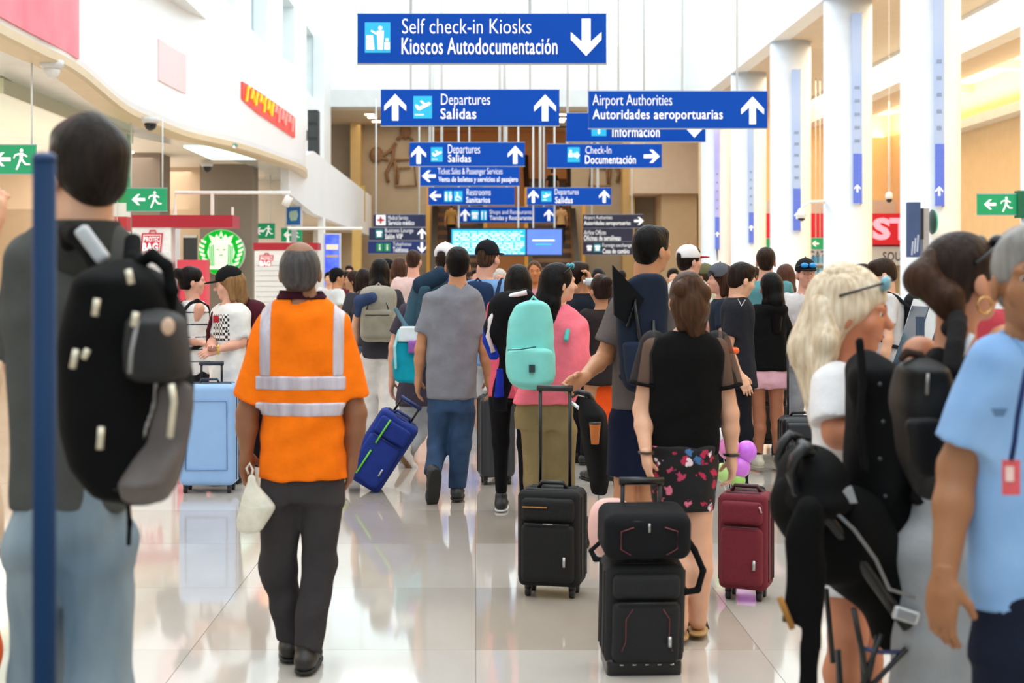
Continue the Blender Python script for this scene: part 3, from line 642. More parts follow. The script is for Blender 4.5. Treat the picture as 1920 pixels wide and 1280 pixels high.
# second straight balcony front
struct(MB().box(-4.6, -4.4, 38.7, 60, 3.3, 5.0).go('wall_balcony_far', M('#eef1f4', .4, 0, .02, .7)))
mb = MB(); mb.v = [(-4.4, 38.7, 3.3), (-4.6, 38.7, 3.3), (-4.6, 38.7, 5.0), (-4.4, 38.7, 5.0), (-4.4, 33.5, 3.55), (-4.6, 33.5, 3.55), (-4.6, 33.5, 4.25), (-4.4, 33.5, 4.25)]
mb.f = [(0, 1, 5, 4), (3, 7, 6, 2), (0, 4, 7, 3), (1, 2, 6, 5), (4, 5, 6, 7), (0, 3, 2, 1)]; struct(mb.go('wall_balcony_joint', M('#eef1f4', .4, 0, .02, .7)))
struct(MB().box(-6.5, -4.6, 40, 60, 3.3, 3.4).go('ceiling_balcony', beige))
# left shops: back walls
struct(MB().box(-13.9, -13.6, -6, 61, 0, 4.2).go('wall_left', beige))
struct(MB().box(-13.6, -7.6, 17.2, 17.5, 0, 4.2).go('wall_shop_left', paint('#e3ddd4', .6)))
struct(MB().box(-13.6, -6.2, 34, 34.3, 0, 4.2).go('wall_cafe', paint('#cdb497', .7)))
a, b = P(375, 0, 33), P(473, 0, 33); struct(MB().box(a[0], b[0], 33, 33.9, 0, 4.2).go('wall_cafe_dark', paint('#847a6d', .7)))
a, b = P(237, 0, 30), P(300, 0, 30); struct(MB().box(a[0], b[0], 30, 31, 0, 4.2).go('wall_pier', paint('#7e7064', .7)))
struct(MB().box(-9, -4.7, 55.6, 56, 0, 3.4).go('wall_left_end', paint('#c9b08c', .7)))
a, b = P(473, 0, 38), P(540, 0, 38); struct(MB().box(a[0], b[0], 38, 39, 0, 4.2).go('wall_left_white', paint('#e9e2d8', .6)))
# things on the balcony: red poster, red sign
def along(d): # x of the balcony face at depth d
    ys = [p[1] for p in E2[:-18]]; xs = [p[0] for p in E2[:-18]]; return float(np.interp(d, ys, xs))+.035
def facepanel(name, d0, d1, z0, z1, mat, parent, off=.02, n=8, zf=None):
    V = []; F = []
    for i in range(n+1):
        d = d0+(d1-d0)*i/n; x = along(d)+off; a, b = (z0, z1) if zf is None else zf(i/n)
        V += [(x, d, a), (x, d, b), (x-.03, d, b), (x-.03, d, a)]
    for i in range(n):
        for k in range(4): k2 = (k+1) % 4; F.append((i*4+k, i*4+k2, (i+1)*4+k2, (i+1)*4+k)[::-1])
    F += [(0, 1, 2, 3), (4*n+3, 4*n+2, 4*n+1, 4*n)]
    return link(name, V, F, mat, parent)
def dx(px): # depth at which the face shows at this pixel column
    ds = np.linspace(8, 36, 400); v = [VX+along(q)*FOC/q for q in ds]; return float(np.interp(px, v, ds))
t = thing('wall_poster', 'large plain red poster on the curved white balcony at upper left', 'poster', (along(14), 14, 4.3)); facepanel('poster_sheet', 9, dx(147), 4.32, 6.48, M('#ee7f92', .35, var=.06, scale=1.2, hex2='#e4566e'), t, .01)
t = thing('balcony_sign', 'small pale pink panel on the curved white balcony', 'sign', (along(dx(320)), dx(320), 4.9)); a = dx(297); b = dx(348); facepanel('sign_panel', a, b, 4.92, 5.62, M('#fbd3d8', .4, var=.02), t, .012)
t = thing('balcony_lettering', 'red and yellow raised lettering on the curved white balcony', 'sign', (along(dx(500)), dx(500), 5.2)); a = dx(452); b = dx(551)
z_ = lambda px, py: HC+(VY-py)*dx(px)/FOC
facepanel('backing', a, b, 5, 6, M('#ef3a34', .4, emit=.3, var=.02), t, .03, zf=lambda u: (z_(455, 186)-.1*min(1, u*5)-.25*u, z_(455, 154)-.22*u))
for q in range(13):
    u = .04+q*.072; dd = a+(b-a)*u; zt = z_(455, 154)-.22*u-.06; zb = z_(455, 186)-.1-.25*u+.08; x = along(dd)+.055
    kk = [(0, 1), (.35, .2), (.1, .9), (.5, .5)][q % 4]; w_ = (b-a)*.05
    MB().tube([(x, dd, zb+(zt-zb)*kk[0]), (along(dd+w_*.5)+.055, dd+w_*.5, zt), (along(dd+w_)+.055, dd+w_, zb+(zt-zb)*kk[1])], .03, 5).go('lettering', M('#ffc02e' if q < 7 else '#ff8f86', .4, emit=.5), t)
# mural reliefs on the far wall
for lab, x0, sg in (('brown sculpted relief of a figure and a crate on the left of the far wall', 700, 1), ('brown sculpted relief of a crate and a figure on the right of the far wall', 1185, -1)):
    q = lambda u, v: P(x0+sg*u, v, 60.9); t = thing('wall_relief', lab, 'artwork', q(40, 350)); br = M('#8a6446', .7, var=.2, scale=4)
    mb = MB()
    for pl in ([(0, 288), (15, 296), (28, 300)], [(4, 300), (20, 290), (35, 280), (42, 268)], [(38, 275), (36, 300), (24, 325), (28, 342)], [(36, 300), (46, 320), (44, 345)], [(44, 262), (60, 252), (72, 262), (70, 290)], [(60, 240), (60, 262)]):
        mb.tube([q(*z) for z in pl], .07, 6)
    mb.go('figure', br, t, True)
    mb = MB(); mb.tube([q(40, 300), q(76, 298), q(80, 348), q(42, 349), q(40, 300)], .06, 6); mb.tube([q(48, 315), q(70, 314)], .05, 6); mb.go('crate', M('#9c7650', .7, var=.2, scale=4), t, True)
    V, F = nets([E(q(60, 246), (.24, .12, .3)), E(q(6, 290), (.3, .1, .35))], .04); link('head', V, F, br, t, True)
# escalators
gold = plas('#d99a3e', .3, .4)
for lab, xa, xb in (('left gold sided escalator rising at the far end of the hall', 812, 905), ('right gold sided escalator rising at the far end of the hall', 985, 1078)):
    a = P(xa, 0, 61)[0]; b = P(xb, 0, 61)[0]; t = thing('escalator', lab, 'escalator', ((a+b)/2, 59.5, 0), 'escalators at the far end')
    def slope(x0, x1, zo, th, name, mat, ya=57.5, yb=63.8, za=0.3, zb=6.0):
        m = MB(); m.v = [(x0, ya, za+zo), (x1, ya, za+zo), (x1, yb, zb+zo), (x0, yb, zb+zo), (x0, ya, za+zo+th), (x1, ya, za+zo+th), (x1, yb, zb+zo+th), (x0, yb, zb+zo+th)]
        m.f = [(0, 3, 2, 1), (4, 5, 6, 7), (0, 1, 5, 4), (1, 2, 6, 5), (2, 3, 7, 6), (3, 0, 4, 7)]; return m.go(name, mat, t)
    slope(a+.2, b-.2, -.3, .3, 'truss', plas('#6d4d33', .5))
    for k in range(14):
        y = 57.6+k*.44; z = .3+k*.4; MB().box(a+.25, b-.25, y, y+.44, z-.1, z+.3).go('step', plas('#4a3a30', .4, .5), t)
    for x in (a, b-.2): slope(x, x+.2, -.1, 1.0, 'balustrade', gold); slope(x-.02, x+.22, .95, .12, 'handrail', plas('#1d1612'))
    for x in (a-.16, b+.02): MB().box(x, x+.14, 57.3, 57.5, 0, 5.2).go('post', gold, t)
# ------------------------------------------------------------------ hanging signs
BD = .010; LT = -.008
sign('large blue hanging sign reading Self check-in Kiosks, nearest and topmost', (670, 26, 1137, 118), 18.8, [('i', 'kiosk', (684, 42, 732, 99)), ('t', 'Self check-in Kiosks', (754, 35, 996, 63), LT), ('t', 'Kioscos Autodocumentación', (753, 71, 1045, 102), BD), ('a', 'down', 1099, 70, 35)], rods=(770, 994))
sign('blue hanging sign reading Departures with two up arrows, the biggest of three', (714, 168, 1049, 235), 26.5, [('a', 'up', 741, 201, 25), ('i', 'plane', (775, 180, 810, 222)), ('t', 'Departures', (827, 176, 919, 203), LT), ('t', 'Salidas', (826, 203, 893, 223), BD), ('a', 'up', 1022, 202, 25)], rods=(770, 994), rr=.02)
sign('wide blue hanging sign reading Airport Authorities with an up arrow at its right', (1104, 171, 1439, 240), 26.9, [('t', 'Airport Authorities', (1111, 177, 1260, 204), LT), ('t', 'Autoridades aeroportuarias', (1111, 205, 1355, 229), BD), ('a', 'up', 1411, 207, 26)], rods=(1160, 1383), rr=.02)
sign('blue hanging sign reading Información partly hidden behind the Airport Authorities sign', (1062, 212, 1323, 265), 29.6, [('i', 'i', (1109, 226, 1137, 255)), ('t', 'Información', (1148, 237, 1237, 257), BD), ('a', 'down', 1302, 237, 21)], rods=(1065, 1104, 1208, 1280), rr=.02)
sign('blue hanging sign reading Departures above the Ticket Sales sign', (768, 267, 984, 311), 36, [('a', 'up', 785, 290, 17), ('i', 'plane', (808, 276, 830, 303)), ('t', 'Departures', (840, 271, 900, 293), LT), ('t', 'Salidas', (840, 290, 883, 304), BD), ('a', 'up', 966, 290, 17)], rods=(806, 828, 937, 946), rr=.035)
sign('blue hanging sign reading Check-In with a right arrow', (1026, 270, 1241, 314), 36.6, [('i', 'bags', (1064, 276, 1087, 304)), ('t', 'Check-In', (1098, 274, 1146, 288), LT), ('t', 'Documentación', (1097, 291, 1192, 307), BD), ('a', 'right', 1222, 293, 15)], rods=(1064, 1120, 1208), rr=.03)
sign('blue hanging sign reading Ticket Sales & Passenger Services with a left arrow', (788, 311, 974, 348), 43.9, [('a', 'left', 804, 330, 13), ('t', 'Ticket Sales & Passenger Services', (821, 315, 942, 330), LT), ('t', 'Venta de boletos y servicios al pasajero', (822, 331, 971, 344), BD)], rods=(812, 946), rr=.03)
sign('blue hanging sign reading Restrooms with toilet and wheelchair symbols', (803, 351, 965, 384), 49.6, [('a', 'left', 816, 367, 11), ('i', 'wc', (833, 358, 848, 378)), ('i', 'chair', (851, 358, 867, 378)), ('t', 'Restrooms', (875, 354, 920, 366), LT), ('t', 'Sanitarios', (874, 369, 919, 380), BD)], rods=(812, 950), rr=.03)
sign('blue hanging sign reading Departures, smallest, beside the Restrooms sign', (988, 352, 1146, 384), 49.4, [('a', 'up', 1000, 368, 12), ('i', 'plane', (1015, 358, 1034, 378)), ('t', 'Departures', (1040, 354, 1085, 368), LT), ('t', 'Salidas', (1041, 369, 1074, 381), BD), ('a', 'up', 1133, 368, 12)], rods=(1013, 1121), rr=.045)
sign('blue hanging sign reading Shops and Restaurants above the departures board', (862, 388, 1042, 417), 51, [('a', 'up', 872, 403, 11), ('i', 'shop', (883, 394, 898, 413)), ('i', 'fork', (901, 394, 913, 413)), ('t', 'Shops and Restaurants', (918, 393, 997, 404), LT), ('t', 'Tiendas y Restaurantes', (918, 404, 1000, 415), BD), ('a', 'up', 1029, 403, 11)], rods=(880, 1020), rr=.03)
G = 'dark stacked signs at the far wall'
sign('dark sign reading Medical Service with a red cross, top of left stack', (700, 402, 798, 425), 52, [('i', 'cross', (705, 403, 723, 422), WHT, M('#c01030', .5)), ('t', 'Medical Service', (728, 404, 765, 412), LT), ('t', 'Servicio médico', (728, 413, 777, 422), BD)], NAVY, rods=(705, 786), group=G, ztop=8.1)
sign('dark sign with an up arrow, middle of left stack', (692, 427, 798, 450), 52, [('i', 'shop', (704, 430, 718, 446), M('#129a9a', .4)), ('t', 'Business Lounge', (722, 428, 775, 438), LT), ('t', 'Salón VIP', (722, 438, 755, 448), BD), ('a', 'up', 791, 438, 10)], NAVY, group=G, rods=(705, 786), ztop=P(0, 425.5, 52)[2]-.02)
sign('blue sign reading Telephone with a down arrow, bottom of left stack', (690, 452, 798, 475), 52, [('i', 'i', (706, 456, 718, 471), M('#12a060', .4)), ('i', 'i', (720, 456, 732, 471), M('#12a060', .4)), ('t', 'Telephones', (737, 454, 771, 463), LT), ('t', 'Teléfonos', (737, 463, 765, 473), BD), ('a', 'down', 791, 464, 10)], M('#0d2f7c', .5), group=G, rods=(705, 786), ztop=P(0, 450.5, 52)[2]-.02)
sign('dark sign reading Airport Authorities with a right arrow, top of right stack', (1093, 402, 1205, 427), 52, [('t', 'Airport Authorities', (1095, 404, 1148, 413), LT), ('t', 'Autoridades aeroportuarias', (1095, 414, 1182, 424), BD), ('a', 'right', 1198, 414, 9)], M('#1c1c3c', .5), rods=(1110, 1185), group=G, ztop=8.1)
sign('dark sign reading Airline Offices, middle of right stack', (1093, 428, 1187, 452), 52, [('t', 'Airline Offices', (1095, 431, 1136, 440), LT), ('t', 'Oficinas de aerolíneas', (1095, 441, 1164, 451), BD)], M('#1c1c3c', .5), group=G, rods=(1110, 1170), ztop=P(0, 427.5, 52)[2]-.01)
sign('dark sign reading Foreign exchange, bottom of right stack', (1093, 453, 1187, 477), 52, [('i', 'shop', (1100, 457, 1110, 472), M('#4a3d6a', .4)), ('i', 'shop', (1113, 457, 1127, 472), M('#1a96a6', .4)), ('t', 'Foreign exchange', (1130, 456, 1185, 465), LT), ('t', 'Casa de cambio', (1130, 466, 1180, 475), BD)], M('#1c1c3c', .5), group=G, rods=(1110, 1170), ztop=P(0, 452.5, 52)[2]-.01)
# departures board
t = thing('departures_board', 'wide lit cyan flight information screen at the end of the hall', 'screen', P(915, 477, 50)); a, b = P(847, 477, 50), P(985, 430, 50)
MB().box(a[0]-.05, b[0]+.05, 50, 50.2, a[2]-.05, b[2]+.05).go('screen_case', plas('#20242a'), t)
sc_ = MB().box(a[0], b[0], 49.98, 50, a[2], b[2]).go('screen', M('#18a8e8', .3, var=.02, emit=.9), t)
for k in range(12):
    z = b[2]-.07-k*.068
    mb = MB(); x = a[0]+.06
    while x < b[0]-.15:
        wd = random.choice((.1, .18, .26, .34)); mb.box(x, min(x+wd, b[0]-.05), 49.97, 49.98, z-.035, z); x += wd+.06
    mb.go('text_row', M('#d8fbff' if k % 5 else '#9ff7d8', .3, emit=1.1), sc_)
for x in (860, 972): q = P(x, 430, 50); MB().tube([(q[0], 50.1, q[2]), (q[0], 50.1, 8.9)], .03, 6).go('hanging_rod', ROD, t)
t = thing('video_screen', 'violet blue lit screen beside the departures board', 'screen', P(1019, 477, 50)); a, b = P(986, 477, 50), P(1053, 430, 50)
MB().box(a[0]+.02, b[0]+.04, 50, 50.2, a[2]-.05, b[2]+.05).go('screen_case', plas('#20242a'), t); sc_ = MB().box(a[0]+.04, b[0], 49.98, 50, a[2], b[2]).go('screen', M('#5578d8', .3, var=.05, scale=2, emit=.8), t)
ppoly([(998, 449), (1040, 449), (1040, 452), (998, 452)], 49.97, WHT, sc_, 'text_row'); ppoly([(1004, 457), (1034, 457), (1034, 459), (1004, 459)], 49.97, M('#30d0a0', .4, emit=.6), sc_, 'text_row')
for x in (1000, 1040): q = P(x, 430, 50); MB().tube([(q[0], 50.1, q[2]), (q[0], 50.1, 8.9)], .03, 6).go('hanging_rod', ROD, t)
t = thing('wall_monitor', 'dark monitor fixed to the end of the far left balcony', 'screen', P(668, 415, 56)); a, b = P(657, 410, 56), P(672, 352, 56)
MB().box(a[0]-.3, b[0], 56, 56.3, a[2], b[2]).go('screen_case', plas('#17181a'), t); MB().box(a[0]+.05, b[0]-.03, 55.97, 56, a[2]+.1, b[2]-.1).go('screen', plas('#2b2e33', .2), t)
MB().box(b[0], b[0]+.25, 56.1, 56.3, a[2]-.1, b[2]+.1).go('bracket', plas('#b7953a', .4), t)
# exit signs
def exitsign(label, box, d, ar=True, man=True, rods=True, z=4.21):
    x0, y0, x1, y1 = box; h = y1-y0; it = []
    if ar: it.append(('a', 'left', x0+(x1-x0)*.3, (y0+y1)/2, h*.3))
    if man: it.append(('m', 'run', x0+(x1-x0)*.7, (y0+y1)/2, h*.38))
    return sign(label, box, d, it, GREEN, rods=(x0+8, x1-8) if rods else (), name='exit_sign', group='green exit signs', ztop=z, th=.06, rr=.012)
exitsign('green exit sign at far left behind the blue post', (-22, 272, 66, 325), 16.9)
exitsign('green exit sign hanging left of the red kiosk beam', (237, 353, 312, 395), 23.5)
exitsign('green exit sign above the second white and red kiosk', (475, 419, 515, 447), 36)
exitsign('green exit sign half behind the head of the man in orange', (527, 428, 566, 452), 37)
t = exitsign('green exit sign at far right above the ponytail', (1834, 364, 1908, 402), 21.0, rods=False); q = P(1909, 383, 21.0); MB().box(q[0]-.02, q[0]+.03, 24.4, 24.8, q[2]-.25, q[2]+.25).box(q[0], 8.63+.2, 24.5, 24.6, q[2]+.1, q[2]+.16).go('bracket', plas('#0c6a48'), t) if False else MB().box(q[0]-.02, 8.15, 20.95, 21.1, q[2]-.2, q[2]+.2).go('bracket', plas('#0c6a48'), t)
exitsign('green exit sign between the white columns left of centre arcade', (1402, 447, 1443, 467), 45.6, z=8.0)
exitsign('dark green exit sign showing only an arrow between white columns', (1522, 446, 1546, 467), 45.8, man=False, z=8.0)
# cameras on the ceiling
for lab, x, y, d in (('black dome camera under the left soffit nearest the hall', 282, 259, 23), ('small black dome camera farther under the left soffit', 388, 318, 32), ('small black dome camera beside the cafe downlights', 432, 333, 34.5), ('white fittings dome on the soffit at far left', 97, 205, 17)):
    p = P(x, y, d); z = 4.16; t = thing('dome_camera', lab, 'camera', (p[0], d, z)); MB().lathe((p[0], d, z), [(.14, 0), (.14, -.07), (.11, -.1)], 20).go('mount', plas('#d8dadb'), t, True)
    V, F = nets([E((p[0], d, z-.12), (.1, .1, .1))], .02); link('dome', V, F, plas('#15171a' if 'black' in lab else '#e6e6e6', .12), t, True)
for x, y, d in ((240, 285, 26), (252, 290, 27), (270, 297, 28), (287, 305, 29.5), (302, 308, 31), (457, 333, 35.5), (452, 343, 36), (395, 350, 37), (375, 341, 36)):
    p = P(x, y, d); zc = 4.19; dd = (zc-HC)*FOC/(VY-y); xx = (x-VX)*dd/FOC; tag(MB().lathe((xx, dd, zc), [(.12, 0), (.12, -.02)], 18).go('ceiling_light', M('#fff4e0', .5, emit=5), origin=(xx, dd, zc)), 'small round downlight in the beige soffit above the shops', 'light', 'downlights in the left soffit')
t = thing('reflection_glow_panel', 'bright teal and white reflection made as a glowing panel under the curved balcony edge', 'light', P(410, 290, 27)); dd = 29; x0 = (372-VX)*dd/FOC; MB().box(x0-.1, x0+.9, 28, 31, 4.13, 4.17).go('glow_sheet', M('#d9fff4', .2, emit=1.5), t); MB().box(x0-.14, x0+.94, 27.96, 31.04, 4.17, 4.2).go('frame', plas('#5aa9a0'), t)  # reflection on the soffit put in as an emissive sheet, not a lamp
# glass canopy with green tint near the flag pillar
t = thing('glass_canopy', 'green tinted glass strip under the balcony by the striped pillar', 'canopy', (-6.9, 22, 4.0)); MB().box(-7.6, -6.2, 18.5, 25.5, 3.98, 4.0).go('glass', M('#b8d8b0', .08, trans=.4, var=.02), t); MB().box(-6.2, -6.14, 18.5, 25.5, 3.96, 4.16).go('edge_rail', plas('#c9cbb0', .3, .4), t)
# striped pillar
t = struct(thing('pillar_striped', None, None, (-6.3, 25, 0))); a = P(205, 0, 25)[0]; b = P(237, 0, 25)[0]
for z0, z1, c in ((0, 2.38, '#f0eeee'), (2.38, 2.64, '#c8303c'), (2.64, 2.88, '#f2f3f2'), (2.88, 3.35, '#2ea463'), (3.35, 4.1, '#7fae78')): struct(MB().box(a, b, 25, 25.3, z0, z1).go('band', paint(c, .4), t))
struct(MB().tube([(a+.14, 24.99, .0), (a+.14, 24.99, 3.35)], .006, 6).go('joint', plas('#e8e8e8'), t))
# kiosks on the left
def kiosk(label, d, beam, panel, logo, slats=True, side=None):
    t = thing('shop_kiosk', label, 'kiosk', P((panel[0]+panel[2])/2, VY, d)*np.array([1, 1, 0])); red = plas('#b3172e', .4)
    a, b = P(beam[0], beam[3], d), P(beam[2], beam[1], d); MB().box(a[0], b[0], d, d+.6, a[2], b[2]).go('beam', red, t)
    a, b = P(panel[0], panel[3], d), P(panel[2], panel[1], d); MB().box(a[0], b[0], d+.02, d+.3, 0, b[2]).go('panel', plas('#f4f4f4', .4), t)
    if slats:
        for k in range(9): z = .95+k*.11; MB().box(a[0]+.03, b[0]-.03, d, d+.02, z, z+.09).go('slat', plas('#e9e9ea', .35), t)
    x0, y0, x1, y1 = logo; sk = (x1-x0)*.1; rd = M('#d83446', .4, var=.01)
    lg = ppoly([(x0+sk, y0), (x1, y0), (x1-sk, y1), (x0, y1)], d+.018, rd, t, 'logo', .012)
    h = y1-y0; wd = x1-x0
    ppoly([(x0+sk+wd*.07, y0+h*.07), (x1-wd*.07, y0+h*.07), (x1-sk*1.0-wd*.05, y1-h*.07), (x0+wd*.07, y1-h*.07)], d+.018, plas('#fbf4f4', .4), lg, 'logo_border', .016)
    ppoly([(x0+sk+wd*.11, y0+h*.12), (x1-wd*.11, y0+h*.12), (x1-sk-wd*.08, y1-h*.12), (x0+wd*.11, y1-h*.12)], d+.018, rd, lg, 'logo_field', .020)
    flat_text('PROTEC', (x0+wd*.2, y0+h*.17, x1-wd*.14, y0+h*.40), d+.018, WHT, lg, .02, eps=.03); flat_text('BAG', (x0+wd*.13, y0+h*.45, x1-wd*.2, y0+h*.86), d+.018, WHT, lg, .05, eps=.03)
    p0, p1, p2, p3 = [P(x, y, d+.01) for x, y in ((x0+wd*.42, y0), (x0+wd*.43, y0-h*.12), (x0+wd*.67, y0-h*.12), (x0+wd*.68, y0))]; MB().tube([p0, p1, p2, p3], .012, 6).go('logo_handle', rd, lg)
    return t
t = kiosk('white luggage wrapping kiosk with a red beam, the nearer one left of the cafe', 20, (247, 403, 436, 426), (247, 426, 320, 640), (262, 437, 306, 477))
mb = MB(); fr = plas('#f4f4f0', .3); q = lambda x, y, e=0: P(x, y, 20.6+e)
MB().tube([q(328, 403), q(328, 361), q(545, 361)], .028, 6).go('light_frame', fr, t); MB().tube([q(398, 361), q(398, 403)], .028, 6).go('light_frame', fr, t); MB().tube([q(436, 388), q(436, 425)], .02, 6).go('light_frame', fr, t)
MB().tube([q(541, 361), q(539, 372)], .02, 6).tube([q(543, 368), q(534, 386)], .06, 10).go('spotlight', fr, t, True)
a, b = P(320, 640, 22.2), P(333, 426, 22.2); MB().box(a[0], b[0]+.02, 22.0, 22.3, 0, b[2]).go('post', plas('#d8d8d8'), t)
MB().box(P(332, 0, 20.2)[0], P(386, 0, 20.2)[0], 20.2, 20.5, 0, P(0, 487, 20.2)[2]).go('counter', M('#e4495a', .35, var=.02, emit=.05), t)
t = kiosk('white luggage wrapping kiosk with a red beam, the farther one behind the orange vest', 30, (475, 455, 596, 468), (477, 470, 560, 640), (484, 478, 513, 502))
MB().tube([P(540, 455, 30), P(540, 428, 30), P(680, 428, 30)], .035, 6).go('light_frame', fr, t)
# coffee logo disc
t = thing('cafe_sign', 'round lit green and white sign with a crowned long-haired figure', 'sign', P(415, 515, 32.8)); c = P(415, 473, 32.8); R_ = 42*32.8/FOC
grn = M('#08b02c', .5, var=.01, emit=.45, spec=.1); wh = M('#eefff0', .5, var=.01, emit=.3)
MB().disc(c, R_*1.03, 32.8, 33.0, 48).go('rim', plas('#dfe6df'), t); dsc = MB().disc(c, R_, 32.78, 32.8, 48).go('disc', grn, t)
def rp(pts, mat, nm, e): 
    q = [(c[0]+x*R_, c[2]+y*R_) for x, y in pts]; ar = sum(q[i][0]*q[(i+1) % len(q)][1]-q[(i+1) % len(q)][0]*q[i][1] for i in range(len(q)))
    MB().prism(q if ar > 0 else q[::-1], 32.78-e, 32.78-e+.004).go(nm, mat, dsc)
rp([(-.42, .42), (-.55, .78), (-.28, .66), (-.2, .82), (-.1, .68), (0, .98), (.1, .68), (.2, .82), (.28, .66), (.55, .78), (.42, .42)], wh, 'crown', .012)
rp([(-.5, .4), (-.62, 0), (-.5, -.4), (-.62, -.75), (.62, -.75), (.5, -.4), (.62, 0), (.5, .4), (0, .52)], wh, 'hair', .012)
rp([(.3*math.cos(a), .08+.36*math.sin(a)) for a in np.linspace(0, 6.283, 25)[:-1]], M('#f6fbf2', .4, emit=.35), 'face', .02)
rp([(-.07, .66), (0, .74), (.07, .66), (0, .58)], grn, 'star', .02)
for sg in (-1, 1):
    for k in range(6): 
        y = .5-k*.2; x = .66+.1*math.sin(k*.9); rp([(sg*(x), y), (sg*(x+.24), y+.1), (sg*(x+.22), y-.02), (sg*(x+.02), y-.12)], wh, 'tail', .012)
    for k in range(3): rp([(sg*(.33+k*.08), .35-k*.04), (sg*(.37+k*.08), .35-k*.04), (sg*(.34+k*.08), -.6), (sg*(.30+k*.08), -.6)], grn, 'hair_gap', .018)
    rp([(sg*.08, .12), (sg*.2, .15), (sg*.2, .11), (sg*.08, .09)], grn, 'eye', .026)
rp([(-.09, -.1), (.09, -.1), (.05, -.14), (-.05, -.14)], grn, 'mouth', .026)
pass
# dark machine silhouettes behind kiosk
t = thing('menu_board', 'dark framed cafe menu board left of the round green sign', 'board', P(358, 487, 30)); a, b = P(336, 487, 30), P(362, 440, 30); MB().box(a[0], b[0], 30.4, 30.5, a[2], b[2]).go('board_face', plas('#23262b'), t); MB().box(a[0], b[0], 30.38, 30.4, b[2]-.05, b[2]).go('frame', plas('#c9c9c9'), t); MB().tube([(a[0]+.05, 30.45, 0), (a[0]+.05, 30.45, a[2])], .02, 6).go('post', plas('#555555'), t)
# blue posters / screens in the left distance
def flatscreen(label, box, d, mat, name='advert_screen', stand=True):
    a, b = P(box[0], box[3], d), P(box[2], box[1], d); t = thing(name, label, 'screen', ((a[0]+b[0])/2, d, 0 if stand else a[2]))
    MB().box(a[0]-.04, b[0]+.04, d+.01, d+.15, a[2]-.04, b[2]+.04).go('screen_case', plas('#dcdfe2'), t); s = MB().box(a[0], b[0], d, d+.01, a[2], b[2]).go('screen', mat, t)
    if stand: MB().box((a[0]+b[0])/2-.06, (a[0]+b[0])/2+.06, d+.03, d+.13, 0, a[2]-.04).go('stand', plas('#bfc3c6'), t)
    return t, s
t, s = flatscreen('blue poster with a pale emblem under the far left balcony', (538, 388, 563, 421), 36.5, M('#1d5fa4', .4, emit=.2), 'wall_sign'); ppoly([(543, 396), (557, 394), (559, 404), (556, 413), (545, 414), (542, 405)], 36.5, M('#b8d8c8', .4), s, 'emblem')
t, s = flatscreen('tall royal blue advertising screen behind the man in orange', (609, 440, 636, 545), 40, M('#2840e0', .3, emit=.7, var=.3, scale=3, hex2='#5f78ff')); ppoly([(611, 458), (634, 458), (634, 468), (611, 468)], 40, M('#e8dcc0', .4, emit=.4), s, 'printed_band'); ppoly([(611, 478), (634, 478), (634, 482), (611, 482)], 40, M('#c8a860', .4, emit=.3), s, 'printed_band')
struct(MB().box(P(596, 0, 41)[0], P(607, 0, 41)[0], 41, 41.4, 0, 3.3).go('trim_9', wallw)); struct(MB().box(P(660, 0, 50)[0], P(676, 0, 50)[0], 50, 50.6, 0, 3.3).go('trim_10', paint('#d0ac62', .5)))
# ------------------------------------------------------------------ right arcade: shop signs
t = thing('shop_sign', 'red lit shop sign with pink lettering seen between the white columns', 'sign', P(1560, 458, 51)); a, b = P(1437, 458, 51), P(1694, 400, 51); MB().box(a[0], b[0]+.6, 51, 52.2, a[2], b[2]).go('sign_box', M('#c81a30', .4, emit=.25, var=.02), t)
flat_text('STORE', (1636, 408, 1850, 450), 51, M('#ff9fb4', .4, emit=.9), t, .05)
t = thing('shop_header', 'white shop header reading magazines and souvenirs under the red sign', 'sign', P(1560, 495, 51)); a, b = P(1437, 497, 51), P(1712, 462, 51); MB().box(a[0], b[0], 51.2, 52.2, a[2], b[2]).go('sign_box', M('#d3dbe6', .5, emit=.05), t); dk = plas('#3a3f58')
flat_text('MAGAZINES', (1496, 470, 1578, 487), 51.2, dk, t, .02); flat_text('SOUVENIRS', (1655, 472, 1748, 489), 51.2, dk, t, .02)
t = thing('merchandise_shelf', 'shop shelf with yellow, blue and white boxes between two columns', 'shelf', P(1534, 560, 50)*np.array([1, 1, 0])); a, b = P(1515, 0, 50), P(1560, 0, 50)
for k in range(5): MB().box(a[0], b[0], 50, 50.4, .35+k*.42, .38+k*.42).go('shelf_board', plas('#d8d8d8'), t)
MB().box(a[0]-.03, a[0], 50, 50.4, 0, 2.1).go('side_panel', plas('#d8d8d8'), t); MB().box(b[0], b[0]+.03, 50, 50.4, 0, 2.1).go('side_panel', plas('#d8d8d8'), t)
for k in range(1, 5):
    x = a[0]+.05; i = 0
    while x < b[0]-.15:
        wd = .12; c_, nm_ = random.choice((('#e8d24a', 'yellow'), ('#4a9fd8', 'blue'), ('#f0f0f0', 'white'), ('#7fc0e8', 'pale blue'))); tag(MB().box(x, x+wd, 50.03, 50.3, .385+k*.42, .385+k*.42+.24).go('product_box', plas(c_), origin=(x, 50.1, .385+k*.42)), 'small '+nm_+' merchandise box on the '+['', 'lowest', 'second', 'third', 'top'][k]+' level of the shop shelf', 'box', 'merchandise boxes on the shop shelf'); x += wd+.05
